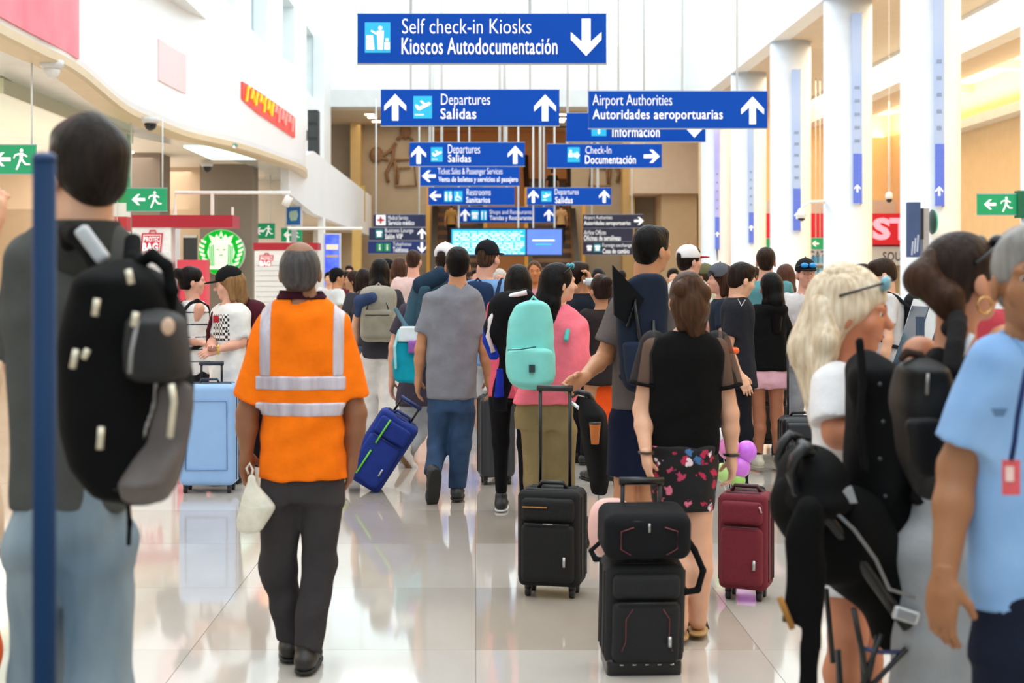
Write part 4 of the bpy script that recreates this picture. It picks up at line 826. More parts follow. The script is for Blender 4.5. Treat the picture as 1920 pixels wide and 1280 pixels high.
# pendant camera and lamp fittings
t = thing('pendant_camera', 'white dome camera on a long thin rod between the columns', 'camera', P(1667, 378, 30)); p = P(1667, 366, 30); MB().tube([p, (p[0], 30, P(0, 190, 30)[2])], .022, 8).go('hanging_rod', plas('#f0e6dc'), t, True)
MB().tube([(p[0], 30, P(0, 190, 30)[2]), (p[0], 30, 8.0)], .008, 6).go('cable', plas('#f0e6dc'), t)
V, F = nets([C(p, p-np.array((0, 0, .02)), .075, .08)], .014); link('housing', V, F, plas('#f4f0ee', .3), t, True); V, F = nets([E(p-np.array((0, 0, .1)), (.06, .06, .06))], .012); link('dome', V, F, plas('#1c1c1e', .1), t, True)
t = thing('arm_camera', 'white dome camera on a curved arm fixed to the third column', 'camera', P(1503, 410, 32)); p = P(1503, 398, 32); e = P(1546, 384, 32.4)
MB().tube([p, p+np.array((.03, 0, .14)), p+np.array((.2, .1, .24)), e+np.array((0, .0, .08)), np.array((8.05, 32.9, e[2]+.08))], .035, 8).go('arm', plas('#eef0f2'), t, True); V, F = nets([C(p, p-np.array((0, 0, .05)), .1, .115)], .018); link('housing', V, F, plas('#f4f4f6', .3), t, True); V, F = nets([E(p-np.array((0, 0, .13)), (.08, .08, .07))], .016); link('dome', V, F, plas('#1c1c1e', .1), t, True)
t = thing('totem_sign', 'slim slate blue sign panel fixed beside the nearest column', 'sign', P(1716, 540, 24)*np.array([1, 1, 0])); a, b = P(1704, 482, 24), P(1726, 379, 24); MB().box(a[0], b[0], 24, 24.15, a[2], b[2]).go('sign_panel', M('#3f5687', .5, var=.1, scale=2), t); MB().box(b[0], b[0]+.06, 24.02, 24.2, a[2]+.3, b[2]-.1).go('screen_case', plas('#17191e'), t)
MB().box(b[0]+.06, b[0]+.16, 24.05, 24.2, 0, b[2]-.1).go('post', plas('#b4b0b0', .3, .6), t)
for k in range(3): ppoly([(1708+k*5, 478-k*3), (1711+k*5, 478-k*3), (1713+k*5, 452-k*6), (1710+k*5, 452-k*6)], 24, M('#b9c6e4', .5), t, 'printed_mark')
t = thing('round_sign', 'small round teal sign projecting from the nearest column', 'sign', P(1751, 415, 25)); p = P(1751, 416, 26.2); V, F = nets([E(p, (.05, .2, .22))], .015); link('disc', V, F, M('#2fae96', .3, emit=.3), t, True); V, F = nets([E(p-np.array((.03, 0, 0)), (.05, .21, .235))], .015); link('rim', V, F, plas('#123c34'), t, True)
MB().box(p[0]-.02, p[0]+.02, 26.2, 26.6, p[2]-.03, p[2]+.03).go('bracket', plas('#444444'), t)
# ------------------------------------------------------------------ bags and luggage
def PV(rows, d, dr=.6, dy=0, p=2.4, k=.02, hd=None, sgn=1, rnd=0.0, yaw=0):
    return VS([(HC+(VY-py)*d/FOC, ((a+b)/2-VX)*d/FOC, d+dy, (b-a)/2*d/FOC, hd if hd and (b-a)/2*d/FOC > .05 else (b-a)/2*d/FOC*dr) for py, a, b in rows], yaw, p, k, sgn, rnd)
def TB(pts, r, name, mat, parent, seg=8, label=None): return MB().tube(pts, r, seg).go(name, mat, parent, True, label)
def strap(pts, w, th, name, mat, parent, h=.008):
    pr = [C(pts[i], pts[i+1], th, th, k=.006) for i in range(len(pts)-1)]
    V, F = nets(pr, h); return link(name, V, F, mat, parent, True)
def shoulder_straps(S, root, mat, back, r_=.016, low=.34, g=.13):
    f, r, U = S['f'], S['r'], np.array([0, 0, 1.])
    for nm, sg in (('R', 1), ('L', -1)):
        sh = S['sh'+nm]; m = sh-r*sg*.055
        pts = [m-f*(back-.02)-U*.06, m-f*.06+U*.035, m+U*.062, m+f*.085+U*.01, m+f*.125-U*.12, m+f*.11-U*.26+r*sg*.03, m-f*.02-U*(low)+r*sg*.05, m-f*(back-.03)-U*(low+.03)]
        strap(pts, 0, r_, 'shoulder_strap', mat, root, .009)
def backpack(label, S, w=.3, hgt=.46, dp=.17, up=.0, col='#222222', pk=None, trim='#111111', bulge=1, grp='backpacks worn by travellers', lower=0.0, hh_=.011, dx_=0.0):
    f, r, U = S['f'], S['r'], np.array([0, 0, 1.]); mid = (S['neck']*.58+S['pel']*.42); c = mid-f*(.11+dp/2)+U*up+r*dx_
    root = thing('backpack', label, 'backpack', c-U*hgt/2, grp); R = np.array([r, f, U]); m = fab(col, .3); far = hh_ > .015
    V, F = nets([B(c, (w/2, dp/2, hgt/2), R, r=min(.075, dp*.45)), E(c+U*hgt*.32-f*.01, (w*.46, dp*.5, hgt*.22), R, k=.04)], hh_, fold=.0025, seed=3); link('main_body', V, F, m, root, True)
    V, F = nets([B(c-f*dp*.5-U*hgt*.17, (w*.4, .045*bulge, hgt*.27), R, r=.035)], hh_, fold=.002, seed=5); pkt = link('front_pocket', V, F, fab(pk or col, .3), root, True)
    tm = plas(trim, .5)
    z = c-f*(dp*.5+.003); TB([z-r*w*.3+U*hgt*.1, z-r*w*.18+U*hgt*.36, z+r*w*.18+U*hgt*.36, z+r*w*.3+U*hgt*.1], .005, 'zipper', tm, root, 6)
    z = c-f*(dp*.5+.045*bulge); TB([z-r*w*.33-U*hgt*.0, z+r*w*.33-U*hgt*.0], .005, 'zipper', tm, pkt, 6)
    TB([c+U*hgt*.5+f*.03-r*.04, c+U*(hgt*.5+.04)+f*.03, c+U*hgt*.5+f*.03+r*.04], .009, 'carry_loop', m, root)
    shoulder_straps(S, root, fab(trim if trim != '#111111' else col, .2), .11+dp*.5, .015, min(.34, hgt*.8))
    return root, c
def suitcase(label, px, d, W_, H_, D_, yaw=0, tilt=0, lean=0, col='#222222', hard=True, poles=0.0, dy=0, spin=True, pocket=True, trim='#0a0a0b', z0=.0, wh=.055, cat='suitcase', fold=.0, groove=0):
    x = (px-VX)*d/FOC; o = np.array([x, d+dy, z0]); a = math.radians(yaw); ex = np.array([math.cos(a), math.sin(a), 0]); ey = np.array([-math.sin(a), math.cos(a), 0]); ez = np.array([0, 0, 1.])
    t = math.radians(tilt); ey, ez = ey*math.cos(t)+ez*math.sin(t), ez*math.cos(t)-ey*math.sin(t)   # tilt>0: top comes towards the camera
    t = math.radians(lean); ex, ez = ex*math.cos(t)-ez*math.sin(t), ez*math.cos(t)+ex*math.sin(t)
    R = np.array([ex, ey, ez]); pt = lambda a, b, c: o+ex*a+ey*b+ez*c
    root = thing('suitcase', label, cat, o, 'suitcases on the hall floor'); m = M(col, .38 if hard else .85, 0, .025 if hard else .06, 12 if hard else 40, .02 if hard else .3); hq = .009 if d < 8 else .012; tm = plas(trim, .4)
    c = pt(0, 0, wh+H_/2); pr = [B(c, (W_/2, D_/2, H_/2), R, r=.045 if hard else .03)]
    for k in range(groove): 
        xx = -W_/2+W_*(k+1)/(groove+1); pr.append(C(pt(xx, -D_/2, wh+.07), pt(xx, -D_/2, wh+H_-.07), .006, .006, k=.006)[:4]+(-1,))
    V, F = nets(pr, hq, fold, 4); link('shell' if hard else 'main_body', V, F, m, root, True)
    for b in ((-.2, .2) if hard else (-.30, .12, .32)):
        q = [pt(-W_/2-.001, D_*b, wh+.04), pt(-W_/2-.001, D_*b, wh+H_-.03), pt(-W_/2+.04, D_*b, wh+H_+.002), pt(W_/2-.04, D_*b, wh+H_+.002), pt(W_/2+.001, D_*b, wh+H_-.03), pt(W_/2+.001, D_*b, wh+.04)]
        TB(q, .005, 'zipper' if not hard else 'shell_seam', tm, root, 6)
    if pocket:
        V, F = nets([B(pt(0, -D_/2-.012, wh+H_*.36), (W_*.42, .03, H_*.30), R, r=.024)], hq, fold, 6); p1 = link('front_pocket', V, F, m, root, True)
        V, F = nets([B(pt(0, -D_/2-.01, wh+H_*.81), (W_*.42, .025, H_*.12), R, r=.022)], hq, fold, 7); p2 = link('front_pocket', V, F, m, root, True)
        TB([pt(-W_*.36, -D_/2-.043, wh+H_*.67), pt(W_*.36, -D_/2-.043, wh+H_*.67)], .004, 'zipper', tm, p1, 6); TB([pt(W_*.28, -D_/2-.05, wh+H_*.34), pt(W_*.28, -D_/2-.055, wh+H_*.24)], .008, 'zipper_pull', plas('#b9bcc0', .3, .8), p1, 6)
    TB([pt(-.07, 0, wh+H_), pt(-.055, 0, wh+H_+.028), pt(.055, 0, wh+H_+.028), pt(.07, 0, wh+H_)], .011, 'top_handle', tm, root)
    if poles:
        h = TB([pt(-.075, D_*.3, wh+H_-.02), pt(-.075, D_*.3, wh+H_+poles)], .009, 'telescopic_pole', plas('#2a2b2e', .3, .6), root); TB([pt(.075, D_*.3, wh+H_-.02), pt(.075, D_*.3, wh+H_+poles)], .009, 'telescopic_pole', plas('#2a2b2e', .3, .6), root)
        TB([pt(-.09, D_*.3, wh+H_+poles), pt(.09, D_*.3, wh+H_+poles)], .016, 'grip', tm, root)
    for sx in (-1, 1):
        for sy in ((-1, 1) if spin else (1,)):
            w = pt(sx*(W_/2-.045), sy*(D_/2-.045), wh*.45); wm = MB().tube([w-ex*.012, w+ex*.012], wh*.45, 16).go('wheel', plas('#18181a', .5), root, True); TB([w+ez*.012, pt(sx*(W_/2-.045), sy*(D_/2-.045), wh+.02)], .018, 'wheel_housing', tm, wm)
    return root, pt, R
# ------------------------------------------------------------------ the main figures
SK = dict(light='#e0ab8c', tan='#c08660', brown='#8c5c3e', pink='#dfa58e', olive='#b98a66')
# man in orange
OS = [(550, 537, 594), (566, 514, 617), (590, 490, 641), (650, 487, 651), (750, 489, 650), (895, 485, 650)]
o = person('man in an orange high visibility shirt walking away and holding a plastic bag', 5.73, 565, 1.71, 0, sk=SK['brown'], hair='bald', hc='#2c2a2a', hc2='#5d5a58', sil=OS, tc='#ff7a08', bot='pants', bc='#3a3638', shoe='#221d1b', armr=1.12, sleeve=.84, tfold=.009, legr=1.02, botfold=.009, dr=.66,
    J=dict(head=(563, 507), neck=(564, 568), hipR=(604, 915), hipL=(526, 915), pel=(566, 880), shR=(634, 612), shL=(500, 612), elR=(668, 775), wrR=(658, 862, .03), elL=(463, 775), wrL=(462, 850, .0), knR=(600, 1055), anR=(578, 1213, -.08), knL=(520, 1065, .05), anL=(537, 1213, .1), ftR=(.06, 1, 0), ftL=(-.1, 1, 0), hdL=(.02, .1, -1), thL=(.5, .8, 0)))
silv = M('#d4ccd6', .3, .15, .12, 22, .1, hex2='#a9a2ae', stretch=(1, 1, .1))
zz_ = lambda y: HC+(VY-y)*5.73/FOC; xx_ = lambda x: (x-VX)*5.73/FOC
for y0, y1 in ((701, 728), (750, 776)): onshirt(o, 'reflective_band', silv, (xx_(484), 5, zz_(y1)), (xx_(652), 6.5, zz_(y0)))
onshirt(o, 'collar', fab('#3a1220'), (xx_(520), 5, zz_(561)), (xx_(612), 6.5, zz_(540)), .007)
for x0, x1 in ((492, 514), (627, 648)): onshirt(o, 'reflective_brace', silv, (xx_(x0), 5, zz_(703)), (xx_(x1), 6.5, zz_(560)))
t = thing('plastic_bag', 'pale translucent plastic bag held by the man in orange', 'bag', P(478, 1000, 5.65)); V, F = nets([PV([(884, 464, 478), (905, 461, 484), (925, 456, 497), (950, 449, 514), (972, 443, 503), (1000, 447, 490)], 5.62, .55, k=.02, rnd=.02)], .007, fold=.004, seed=9); link('bag_body', V, F, M('#f2eedd', .35, 0, .08, 22, .6, trans=.15, alpha=.92), t, True)
TB([P(466, 888, 5.62), P(462, 878, 5.62), P(468, 868, 5.62), P(474, 880, 5.62), P(472, 890, 5.62)], .005, 'handle_loop', plas('#e9e6d6', .4), t)
t = thing('shoulder_bag', 'black bag hanging in front of the man in orange', 'bag', P(480, 872, 5.85)); V, F = nets([PV([(756, 478, 500), (800, 470, 505), (860, 470, 505), (876, 476, 500)], 5.95, .5)], .012); link('bag_body', V, F, fab('#15121a'), t, True); TB([P(482, 756, 5.95), P(498, 640, 5.95)], .012, 'strap', fab('#15121a'), t)
# man in the grey T-shirt
person('man in a plain grey T-shirt and blue jeans walking away with one heel lifted', 9.97, 848, 1.775, 0, sk=SK['tan'], hair='short', hc='#120d0c', tc='#84868f', sil=[(530, 843, 876), (541, 820, 893), (556, 800, 901), (600, 799, 900), (650, 801, 896), (748, 798, 892)], bot='pants', bc='#24466e', shoe='#26282b', sole='#1b1b1c', sleeve=.66, dr=.62, hs=1.03, tfold=.005, botmat=M('#2a4a70', .85, 0, .2, 7, .3, hex2='#152c4a'),
    J=dict(head=(858, 497), pel=(847, 735), shR=(893, 566), shL=(803, 566), elR=(908, 655), wrR=(915, 712, .06), elL=(788, 655), wrL=(784, 712, .05), hipR=(869, 760), hipL=(824, 760), knR=(864, 835), anR=(857, 916), knL=(822, 832, .05), anL=(811, 885, -.12), ftL=(-.12, .3, -1), ftR=(.05, 1, 0)))
# woman in black with floral shorts
fmm = M('#0b0a0e', .8); fmm = fmm.copy(); nt = fmm.node_tree; N = nt.nodes; L = nt.links
vo = N.new('ShaderNodeTexVoronoi'); vo.inputs['Scale'].default_value = 24; tc_ = N.new('ShaderNodeTexCoord'); nz = N.new('ShaderNodeTexNoise'); nz.inputs['Scale'].default_value = 40
mx = N.new('ShaderNodeMix'); mx.data_type = 'RGBA'; mx.blend_type = 'ADD'; mx.inputs[0].default_value = .05; L.new(tc_.outputs['Object'], nz.inputs['Vector']); L.new(tc_.outputs['Object'], mx.inputs[6]); L.new(nz.outputs['Color'], mx.inputs[7]); L.new(mx.outputs[2], vo.inputs['Vector'])
r1 = N.new('ShaderNodeValToRGB'); r1.color_ramp.interpolation = 'CONSTANT'; sep = N.new('ShaderNodeSeparateColor'); L.new(vo.outputs['Color'], sep.inputs[0]); L.new(sep.outputs[0], r1.inputs[0])
cols = [(0, '#08080c'), (.3, '#b32048'), (.5, '#08080c'), (.62, '#e2728e'), (.72, '#3f6fa0'), (.8, '#e9d6e0'), (.87, '#12101a'), (.94, '#c03a60')]
while len(r1.color_ramp.elements) < len(cols): r1.color_ramp.elements.new(.5)
for e, (p_, c_) in zip(r1.color_ramp.elements, cols): e.position = p_; e.color = (*lin(c_), 1)
r2 = N.new('ShaderNodeValToRGB'); r2.color_ramp.elements[0].position = .38; r2.color_ramp.elements[1].position = .5; r2.color_ramp.elements[0].color = (1, 1, 1, 1); r2.color_ramp.elements[1].color = (0, 0, 0, 1); L.new(vo.outputs['Distance'], r2.inputs[0])
m2 = N.new('ShaderNodeMix'); m2.data_type = 'RGBA'; m2.inputs[6].default_value = (*lin('#08080c'), 1); L.new(r2.outputs[0], m2.inputs[0]); L.new(r1.outputs[0], m2.inputs[7]); L.new(m2.outputs[2], N['Principled BSDF'].inputs['Base Color'])
o = person('woman in a black sheer-sleeved top and floral shorts pulling a carry-on', 6.2, 1283, 1.6, 0, sk=SK['light'], w=.9, hair='tied', hc='#1c110b', hc2='#5b3d2a', hfold=.006, top='vest', tc='#060607', sil=[(617, 1260, 1315), (632, 1226, 1344), (660, 1212, 1358), (700, 1214, 1354), (790, 1213, 1350), (848, 1211, 1350)], bot='skirt', botsil=[(832, 1213, 1347), (900, 1215, 1345), (955, 1224, 1338)], botmat=fmm, shoek='flip', sole='#b08a56', armr=1.05, legr=1.22, curl=.7,
    hairpr=lambda hx, hE, q: [C(hx(.005, -.07, .06), hx(.015, -.09, -.05), .055, .058, k=.03), C(hx(.015, -.09, -.05), hx(.02, -.08, -.15), .055, .03, k=.03), C(hx(.05, -.06, -.03), hx(.05, -.07, -.15), .035, .018, k=.02), C(hx(-.055, -.05, -.02), hx(-.04, -.07, -.12), .035, .018, k=.02), E(hx(.05, -.095, .03), (.04, .035, .05), k=.01), E(hx(-.04, -.1, .045), (.042, .035, .04), k=.01), E(hx(.005, -.12, -.02), (.045, .035, .06), k=.01)],
    J=dict(head=(1290, 562), pel=(1283, 850), shR=(1346, 652), shL=(1224, 652), elR=(1369, 775), wrR=(1374, 862, .03), elL=(1203, 768), wrL=(1206, 850, -.12), knR=(1308, 1025), anR=(1308, 1158), hipR=(1303, 900), hipL=(1255, 900), knL=(1262, 1030, .02), anL=(1268, 1158, -.08), ftR=(.18, 1, 0), ftL=(.1, 1, 0), hdL=(.15, -.1, -1)))
shm = M('#1a1514', .7, 0, .1, 200, alpha=.62)
for nm in 'RL':
    sh, el = o['sh'+nm], o['el'+nm]; V, F = nets([C(sh-(el-sh)*.05, sh+(el-sh)*.58, .062, .075, k=.03, cut=True)], .01, fold=.003); link('sheer_sleeve', V, F, shm, o['top'], True)
    e = sh+(el-sh)*.57; V, F = nets([C(e, e+(el-sh)*.05, .079, .079, cut=True, cuta=True)], .007); link('sleeve_hem', V, F, fab('#060607'), o['top'], True)
w_ = o['wrR']; TB([w_+np.array((.031*math.cos(a), .031*math.sin(a), .02)) for a in np.linspace(0, 6.3, 14)], .007, 'bracelet', plas('#15120f'), o['root'])
w_ = o['wrL']; TB([w_+np.array((.031*math.cos(a), .031*math.sin(a), .02)) for a in np.linspace(0, 6.3, 14)], .006, 'bracelet', plas('#3a2a1c'), o['root'])
# woman in pink with the mint backpack
o = person('woman in a pink hoodie and khaki trousers looking right, sunglasses on her hair', 8.75, 1030, 1.67, 12, hy=72, sk=SK['light'], w=.92, hair='long', hc='#15100f', bh=.33, top='long', tc='#ff7d90', sil=[(570, 1012, 1062), (584, 996, 1086), (610, 990, 1100), (660, 984, 1104), (700, 980, 1098), (756, 962, 1078)], bot='pants', bc='#8b7a55', face=True, legr=1.25, armr=1.15, tfold=.004,
    J=dict(head=(1048, 530), neck=(1040, 584), pel=(1028, 765), shR=(1086, 616, 0), shL=(994, 612, .05), elR=(1092, 676, .12), wrR=(1062, 690, .3), elL=(975, 690, .1), wrL=(980, 740, .2), hipR=(1050, 790), hipL=(1008, 790)))
hx = o['hx']; t = bpy.data.objects.new('sunglasses', None); 
sg_ = thing('sunglasses', 'teal mirrored sunglasses pushed up on the hair of the woman in pink', 'sunglasses', hx(0, .05, .11)); 
for s in (-1, 1):
    V, F = nets([E(hx(.032*s, .075, .105), (.026, .014, .02), o['R'])], .005); link('lens', V, F, plas('#2a9fae', .1), sg_, True); TB([hx(.058*s, .07, .105), hx(.086*s, 0, .06)], .004, 'temple_arm', plas('#1a1a1c'), sg_, 6)
TB([hx(-.01, .08, .11), hx(.01, .08, .11)], .004, 'bridge', plas('#1a1a1c'), sg_, 6)
t = thing('backpack', 'mint green backpack with a small dark label on the woman in pink', 'backpack', P(993, 726, 8.4), 'backpacks worn by travellers'); mint = M('#7ed6cf', .7, 0, .06, 8, .25); V, F = nets([PV([(563, 985, 1018), (572, 967, 1030), (600, 953, 1037), (650, 948, 1038), (700, 947, 1042), (720, 958, 1036), (728, 972, 1015)], 8.42, .5, hd=.1, p=3, rnd=.03)], .009, fold=.003, seed=2); link('main_body', V, F, mint, t, True)
V, F = nets([PV([(652, 952, 1036), (690, 949, 1038), (712, 955, 1036), (722, 966, 1024)], 8.36, .5, dy=-.045, hd=.075, p=3, rnd=.03)], .009, fold=.002, seed=3); pk = link('front_pocket', V, F, mint, t, True); TB([P(952, 656, 8.24), P(975, 655, 8.235), P(1005, 650, 8.235)], .004, 'zipper', plas('#1d4a50'), pk, 6)
TB([P(1012, 572, 8.36), P(1022, 595, 8.34), P(1030, 640, 8.35)], .005, 'zipper', plas('#15303c'), t, 6); a, b = P(992, 698, 8.225), P(1003, 684, 8.225); MB().box(a[0], b[0], 8.22, 8.24, a[2], b[2]).go('label_patch', plas('#20363a'), t)
shoulder_straps(o, t, fab('#57b8b4'), .2); TB([P(993, 566, 8.5), P(1000, 556, 8.5), P(1010, 566, 8.5)], .008, 'carry_loop', mint, t)
# tall man with the navy backpack
o = person('tall man in a brown grey T-shirt and navy shorts gripping a suitcase handle', 7.6, 1200, 1.86, 8, hy=52, sk=SK['tan'], hair='short', hc='#0f0c0b', tc='#655d5c', sil=[(538, 1190, 1236), (550, 1168, 1250), (575, 1152, 1257), (650, 1151, 1256), (766, 1147, 1250)], bot='shorts', bc='#141a33', sleeve=.72, armr=1.12, shoe='#e8e8e8', face=True, curl=.9,
    J=dict(head=(1222, 468), neck=(1210, 532), pel=(1196, 745), shL=(1160, 582), elL=(1134, 668), wrL=(1085, 700, -.32), shR=(1252, 585), elR=(1262, 680, .05), wrR=(1256, 745, .15), hipL=(1172, 780), hipR=(1218, 780), hdL=(-.75, -.35, -.35), thL=(0, -.2, 1)))
t = thing('backpack', 'dark navy rolltop backpack with an open black flap on the tall man', 'backpack', P(1200, 735, 7.3), 'backpacks worn by travellers'); nv = fab('#1c2536', .3); V, F = nets([PV([(512, 1195, 1240), (530, 1172, 1250), (580, 1156, 1252), (640, 1158, 1252), (690, 1162, 1248), (725, 1172, 1238), (735, 1180, 1228)], 7.3, .5, hd=.1, p=3, rnd=.03)], .009, fold=.004, seed=6); link('main_body', V, F, nv, t, True)
V, F = nets([PV([(640, 1166, 1244), (690, 1170, 1240), (722, 1178, 1232)], 7.22, .5, hd=.06, p=3, rnd=.02)], .009, fold=.003); link('front_pocket', V, F, fab('#202b40', .3), t, True)
MB().prism([(P(x, y, 7.25)[0], P(x, y, 7.25)[2]) for x, y in ((1147, 497), (1150, 590), (1178, 612), (1205, 560))], 7.19, 7.24).go('flap', fab('#0c0d10'), t); TB([P(1178, 612, 7.18), P(1190, 560, 7.18), P(1200, 640, 7.19), P(1200, 700, 7.15)], .012, 'buckle_strap', plas('#0c0e12'), t); TB([P(1225, 600, 7.19), P(1226, 700, 7.15)], .01, 'buckle_strap', plas('#0c0e12'), t)
shoulder_straps(o, t, nv, .2)
# left foreground man
o = person('tall man in a charcoal shirt and pale jeans at left, seen from behind', 3.33, 140, 1.93, -28, hy=-38, sk=SK['light'], hair='short', hc='#120e0c', hc2='#2c241e', hfold=.004, tc='#50514f', top='shirt', sil=[(395, 118, 190), (425, 60, 232), (470, 12, 246), (560, 5, 246), (700, 18, 240), (860, 22, 238), (955, 20, 240)], dr=.5, bot='wide', botmat=M('#93a0a8', .9, 0, .15, 3.2, .5, hex2='#566a7c', stretch=(1.6, 1.6, .5), spec=.2), hs=1.0, botfold=.007, tfold=.004, armr=1.2, legr=.8, collar='#383836', sleeve=.9,
    J=dict(head=(163, 322), neck=(157, 420), pel=(130, 930), shR=(205, 505, .03), shL=(35, 500, .1), elL=(10, 690, .15), wrL=(-20, 640, .45), elR=(225, 720, .35), wrR=(190, 800, .55), hipL=(72, 960), hipR=(186, 960), knL=(54, 1290, .1), knR=(196, 1290, -.04), anL=(60, 1740, .1), anR=(200, 1740, -.1)))
t = thing('backpack', 'large black backpack with a grey brown side panel worn by the nearest man at left', 'backpack', P(240, 945, 3.0), 'backpacks worn by travellers'); bk = M('#060607', .85, 0, .2, 18, .3, spec=.15)
V, F = nets([PV([(486, 190, 262), (520, 150, 312), (580, 128, 338), (660, 118, 350), (720, 118, 356), (800, 122, 354), (870, 140, 342), (925, 190, 322), (945, 225, 305)], 3.0, .5, hd=.13, p=2.8, rnd=.03)], .0085, fold=.004, seed=8); link('main_body', V, F, bk, t, True)
V, F = nets([PV([(575, 262, 320), (600, 245, 342), (650, 240, 352), (705, 243, 357), (715, 250, 350)], 2.9, .5, hd=.1, p=2.8, rnd=.03)], .0085, fold=.003, seed=2); pk = link('front_pocket', V, F, M('#141416', .7, 0, .2, 18, .3), t, True)
V, F = nets([PV([(712, 296, 362), (760, 290, 364), (830, 268, 352), (900, 232, 330), (944, 232, 312)], 2.9, .5, hd=.105, p=3, rnd=.02)], .0085, fold=.002, seed=4); sp = link('side_panel', V, F, M('#5b5351', .7, 0, .15, 12, .3), t, True)
V, F = nets([PV([(712, 288, 297), (760, 284, 292), (830, 260, 270), (900, 218, 234), (925, 190, 236)], 2.88, .5, hd=.08, p=3, rnd=.004)], .006); link('piping', V, F, plas('#8e8b8a', .5), sp, True)
TB([P(258, 600, 2.78), P(246, 660, 2.77), P(243, 700, 2.77)], .004, 'zipper', plas('#8b8c8e'), pk, 6)
for pts in ([(182, 560), (178, 592)], [(143, 655), (136, 690)], [(165, 655), (156, 672)], [(190, 800), (187, 842)], [(321, 720), (326, 752), (318, 820)], [(255, 585), (250, 612)], [(240, 505), (246, 532)]):
    TB([P(x, y, 2.775) for x, y in pts], .007, 'zipper_pull', plas('#cfc8b4', .3, .5), t, 6)
V, F = nets([E(P(315, 612, 2.77), (.014, .006, .018))], .004); link('badge_patch', V, F, plas('#c9a890'), pk, True)
strap([P(x, y, 3.0, a) for x, y, a in ((250, 500, 0), (290, 478, -.02), (322, 500, -.04), (333, 545, -.05), (325, 590, -.04))], 0, .014, 'top_strap', bk, t); strap([P(x, y, 3.1, a) for x, y, a in ((205, 520, -.05), (180, 480, -.02), (140, 440, .02), (105, 432, .1), (85, 480, .2), (80, 560, .3))], 0, .022, 'shoulder_strap', bk, t); strap([P(x, y, 3.1, a) for x, y, a in ((235, 540, 0), (236, 490, .05), (225, 450, .12))], 0, .02, 'shoulder_strap', bk, t)
V, F = nets([B(P(173, 458, 3.03), (.016, .012, .045), np.array([[.8, 0, .6], [0, 1, 0], [-.6, 0, .8]]), r=.008)], .005); link('strap_badge', V, F, plas('#b9bcc0', .4), t, True)
strap([P(x, y, 3.15) for x, y in ((240, 945), (243, 980), (241, 1020))], 0, .006, 'dangling_strap', bk, t, .005)
# blonde woman
o = person('blonde woman in a white printed T-shirt with sunglasses on her head, looking right', 4.3, 1590, 1.64, 105, hy=108, hp=-8, hs=1.1, sk='#c47e5c', w=.95, hair='long', hc='#9a7c55', hc2='#f6ead6', bh=.34, hfold=.006, tc='#eceaec', sil=[(668, 1560, 1632), (685, 1535, 1655), (720, 1510, 1674), (770, 1516, 1676), (800, 1524, 1668), (880, 1530, 1655)], dr=.75, sleeve=.78, bot='shorts', bc='#e6e6ea', face=True, armr=1.3, legr=1.1, curl=.8,
    J=dict(head=(1594, 583), neck=(1588, 662), pel=(1590, 880), shR=(1545, 725, -.12), shL=(1650, 715, .12), elR=(1548, 800, -.16), wrR=(1635, 790, -.3), elL=(1650, 810, .1), wrL=(1600, 800, -.1), hipR=(1580, 930), hipL=(1605, 930, .05), knR=(1582, 1180, -.05), knL=(1640, 1180, .1), anR=(1585, 1430), anL=(1650, 1430, .1)))
for x0, y0, x1, y1, c_ in ((1570, 680, 1600, 699, '#d8505e'), (1574, 704, 1598, 716, '#26304a'), (1602, 700, 1622, 714, '#8a8f9c')):
    a, b = P(x0, y1, 4.3), P(x1, y0, 4.3); onshirt(o, 'shirt_print', fab(c_, .1), (a[0], 3.8, a[2]), (b[0], 4.28, b[2]), .003, .006)
hx = o['hx']; V, F = nets([C(P(1585, 668, 4.3, -.17), P(1608, 690, 4.3, -.2), .02, .028, k=.03), C(P(1608, 690, 4.3, -.2), P(1622, 715, 4.3, -.22), .028, .014, k=.03)], .006, fold=.003, seed=5)
link('hair_lock', V, F, hairm('#a8935e', '#d9cba0'), o['root'], True)
V, F = nets([C(hx(.05, -.07, .0), P(1538, 640, 4.3, -.08), .045, .035, k=.03), C(P(1538, 640, 4.3, -.08), P(1520, 705, 4.3, -.1), .035, .016, k=.03), E(hx(.0, -.04, .10), (.06, .07, .04), k=.05)], .006, fold=.004, seed=3); link('hair_lock', V, F, hairm('#9a7c55', '#f6ead6'), o['root'], True)
sg_ = thing('sunglasses', 'blue tinted sunglasses resting on the hair of the blonde woman', 'sunglasses', hx(.03, .05, .1))
for s in (-1, 1): V, F = nets([E(hx(.036*s, .085, .09), (.028, .016, .024), o['R'])], .004); link('lens', V, F, plas('#6fa6b6', .1), sg_, True); TB([hx(.064*s, .08, .09), hx(.092*s, -.03, .04)], .004, 'temple_arm', plas('#26262c'), sg_, 6)
TB([hx(-.012, .098, .1), hx(.012, .098, .1)], .004, 'bridge', plas('#26262c'), sg_, 6)
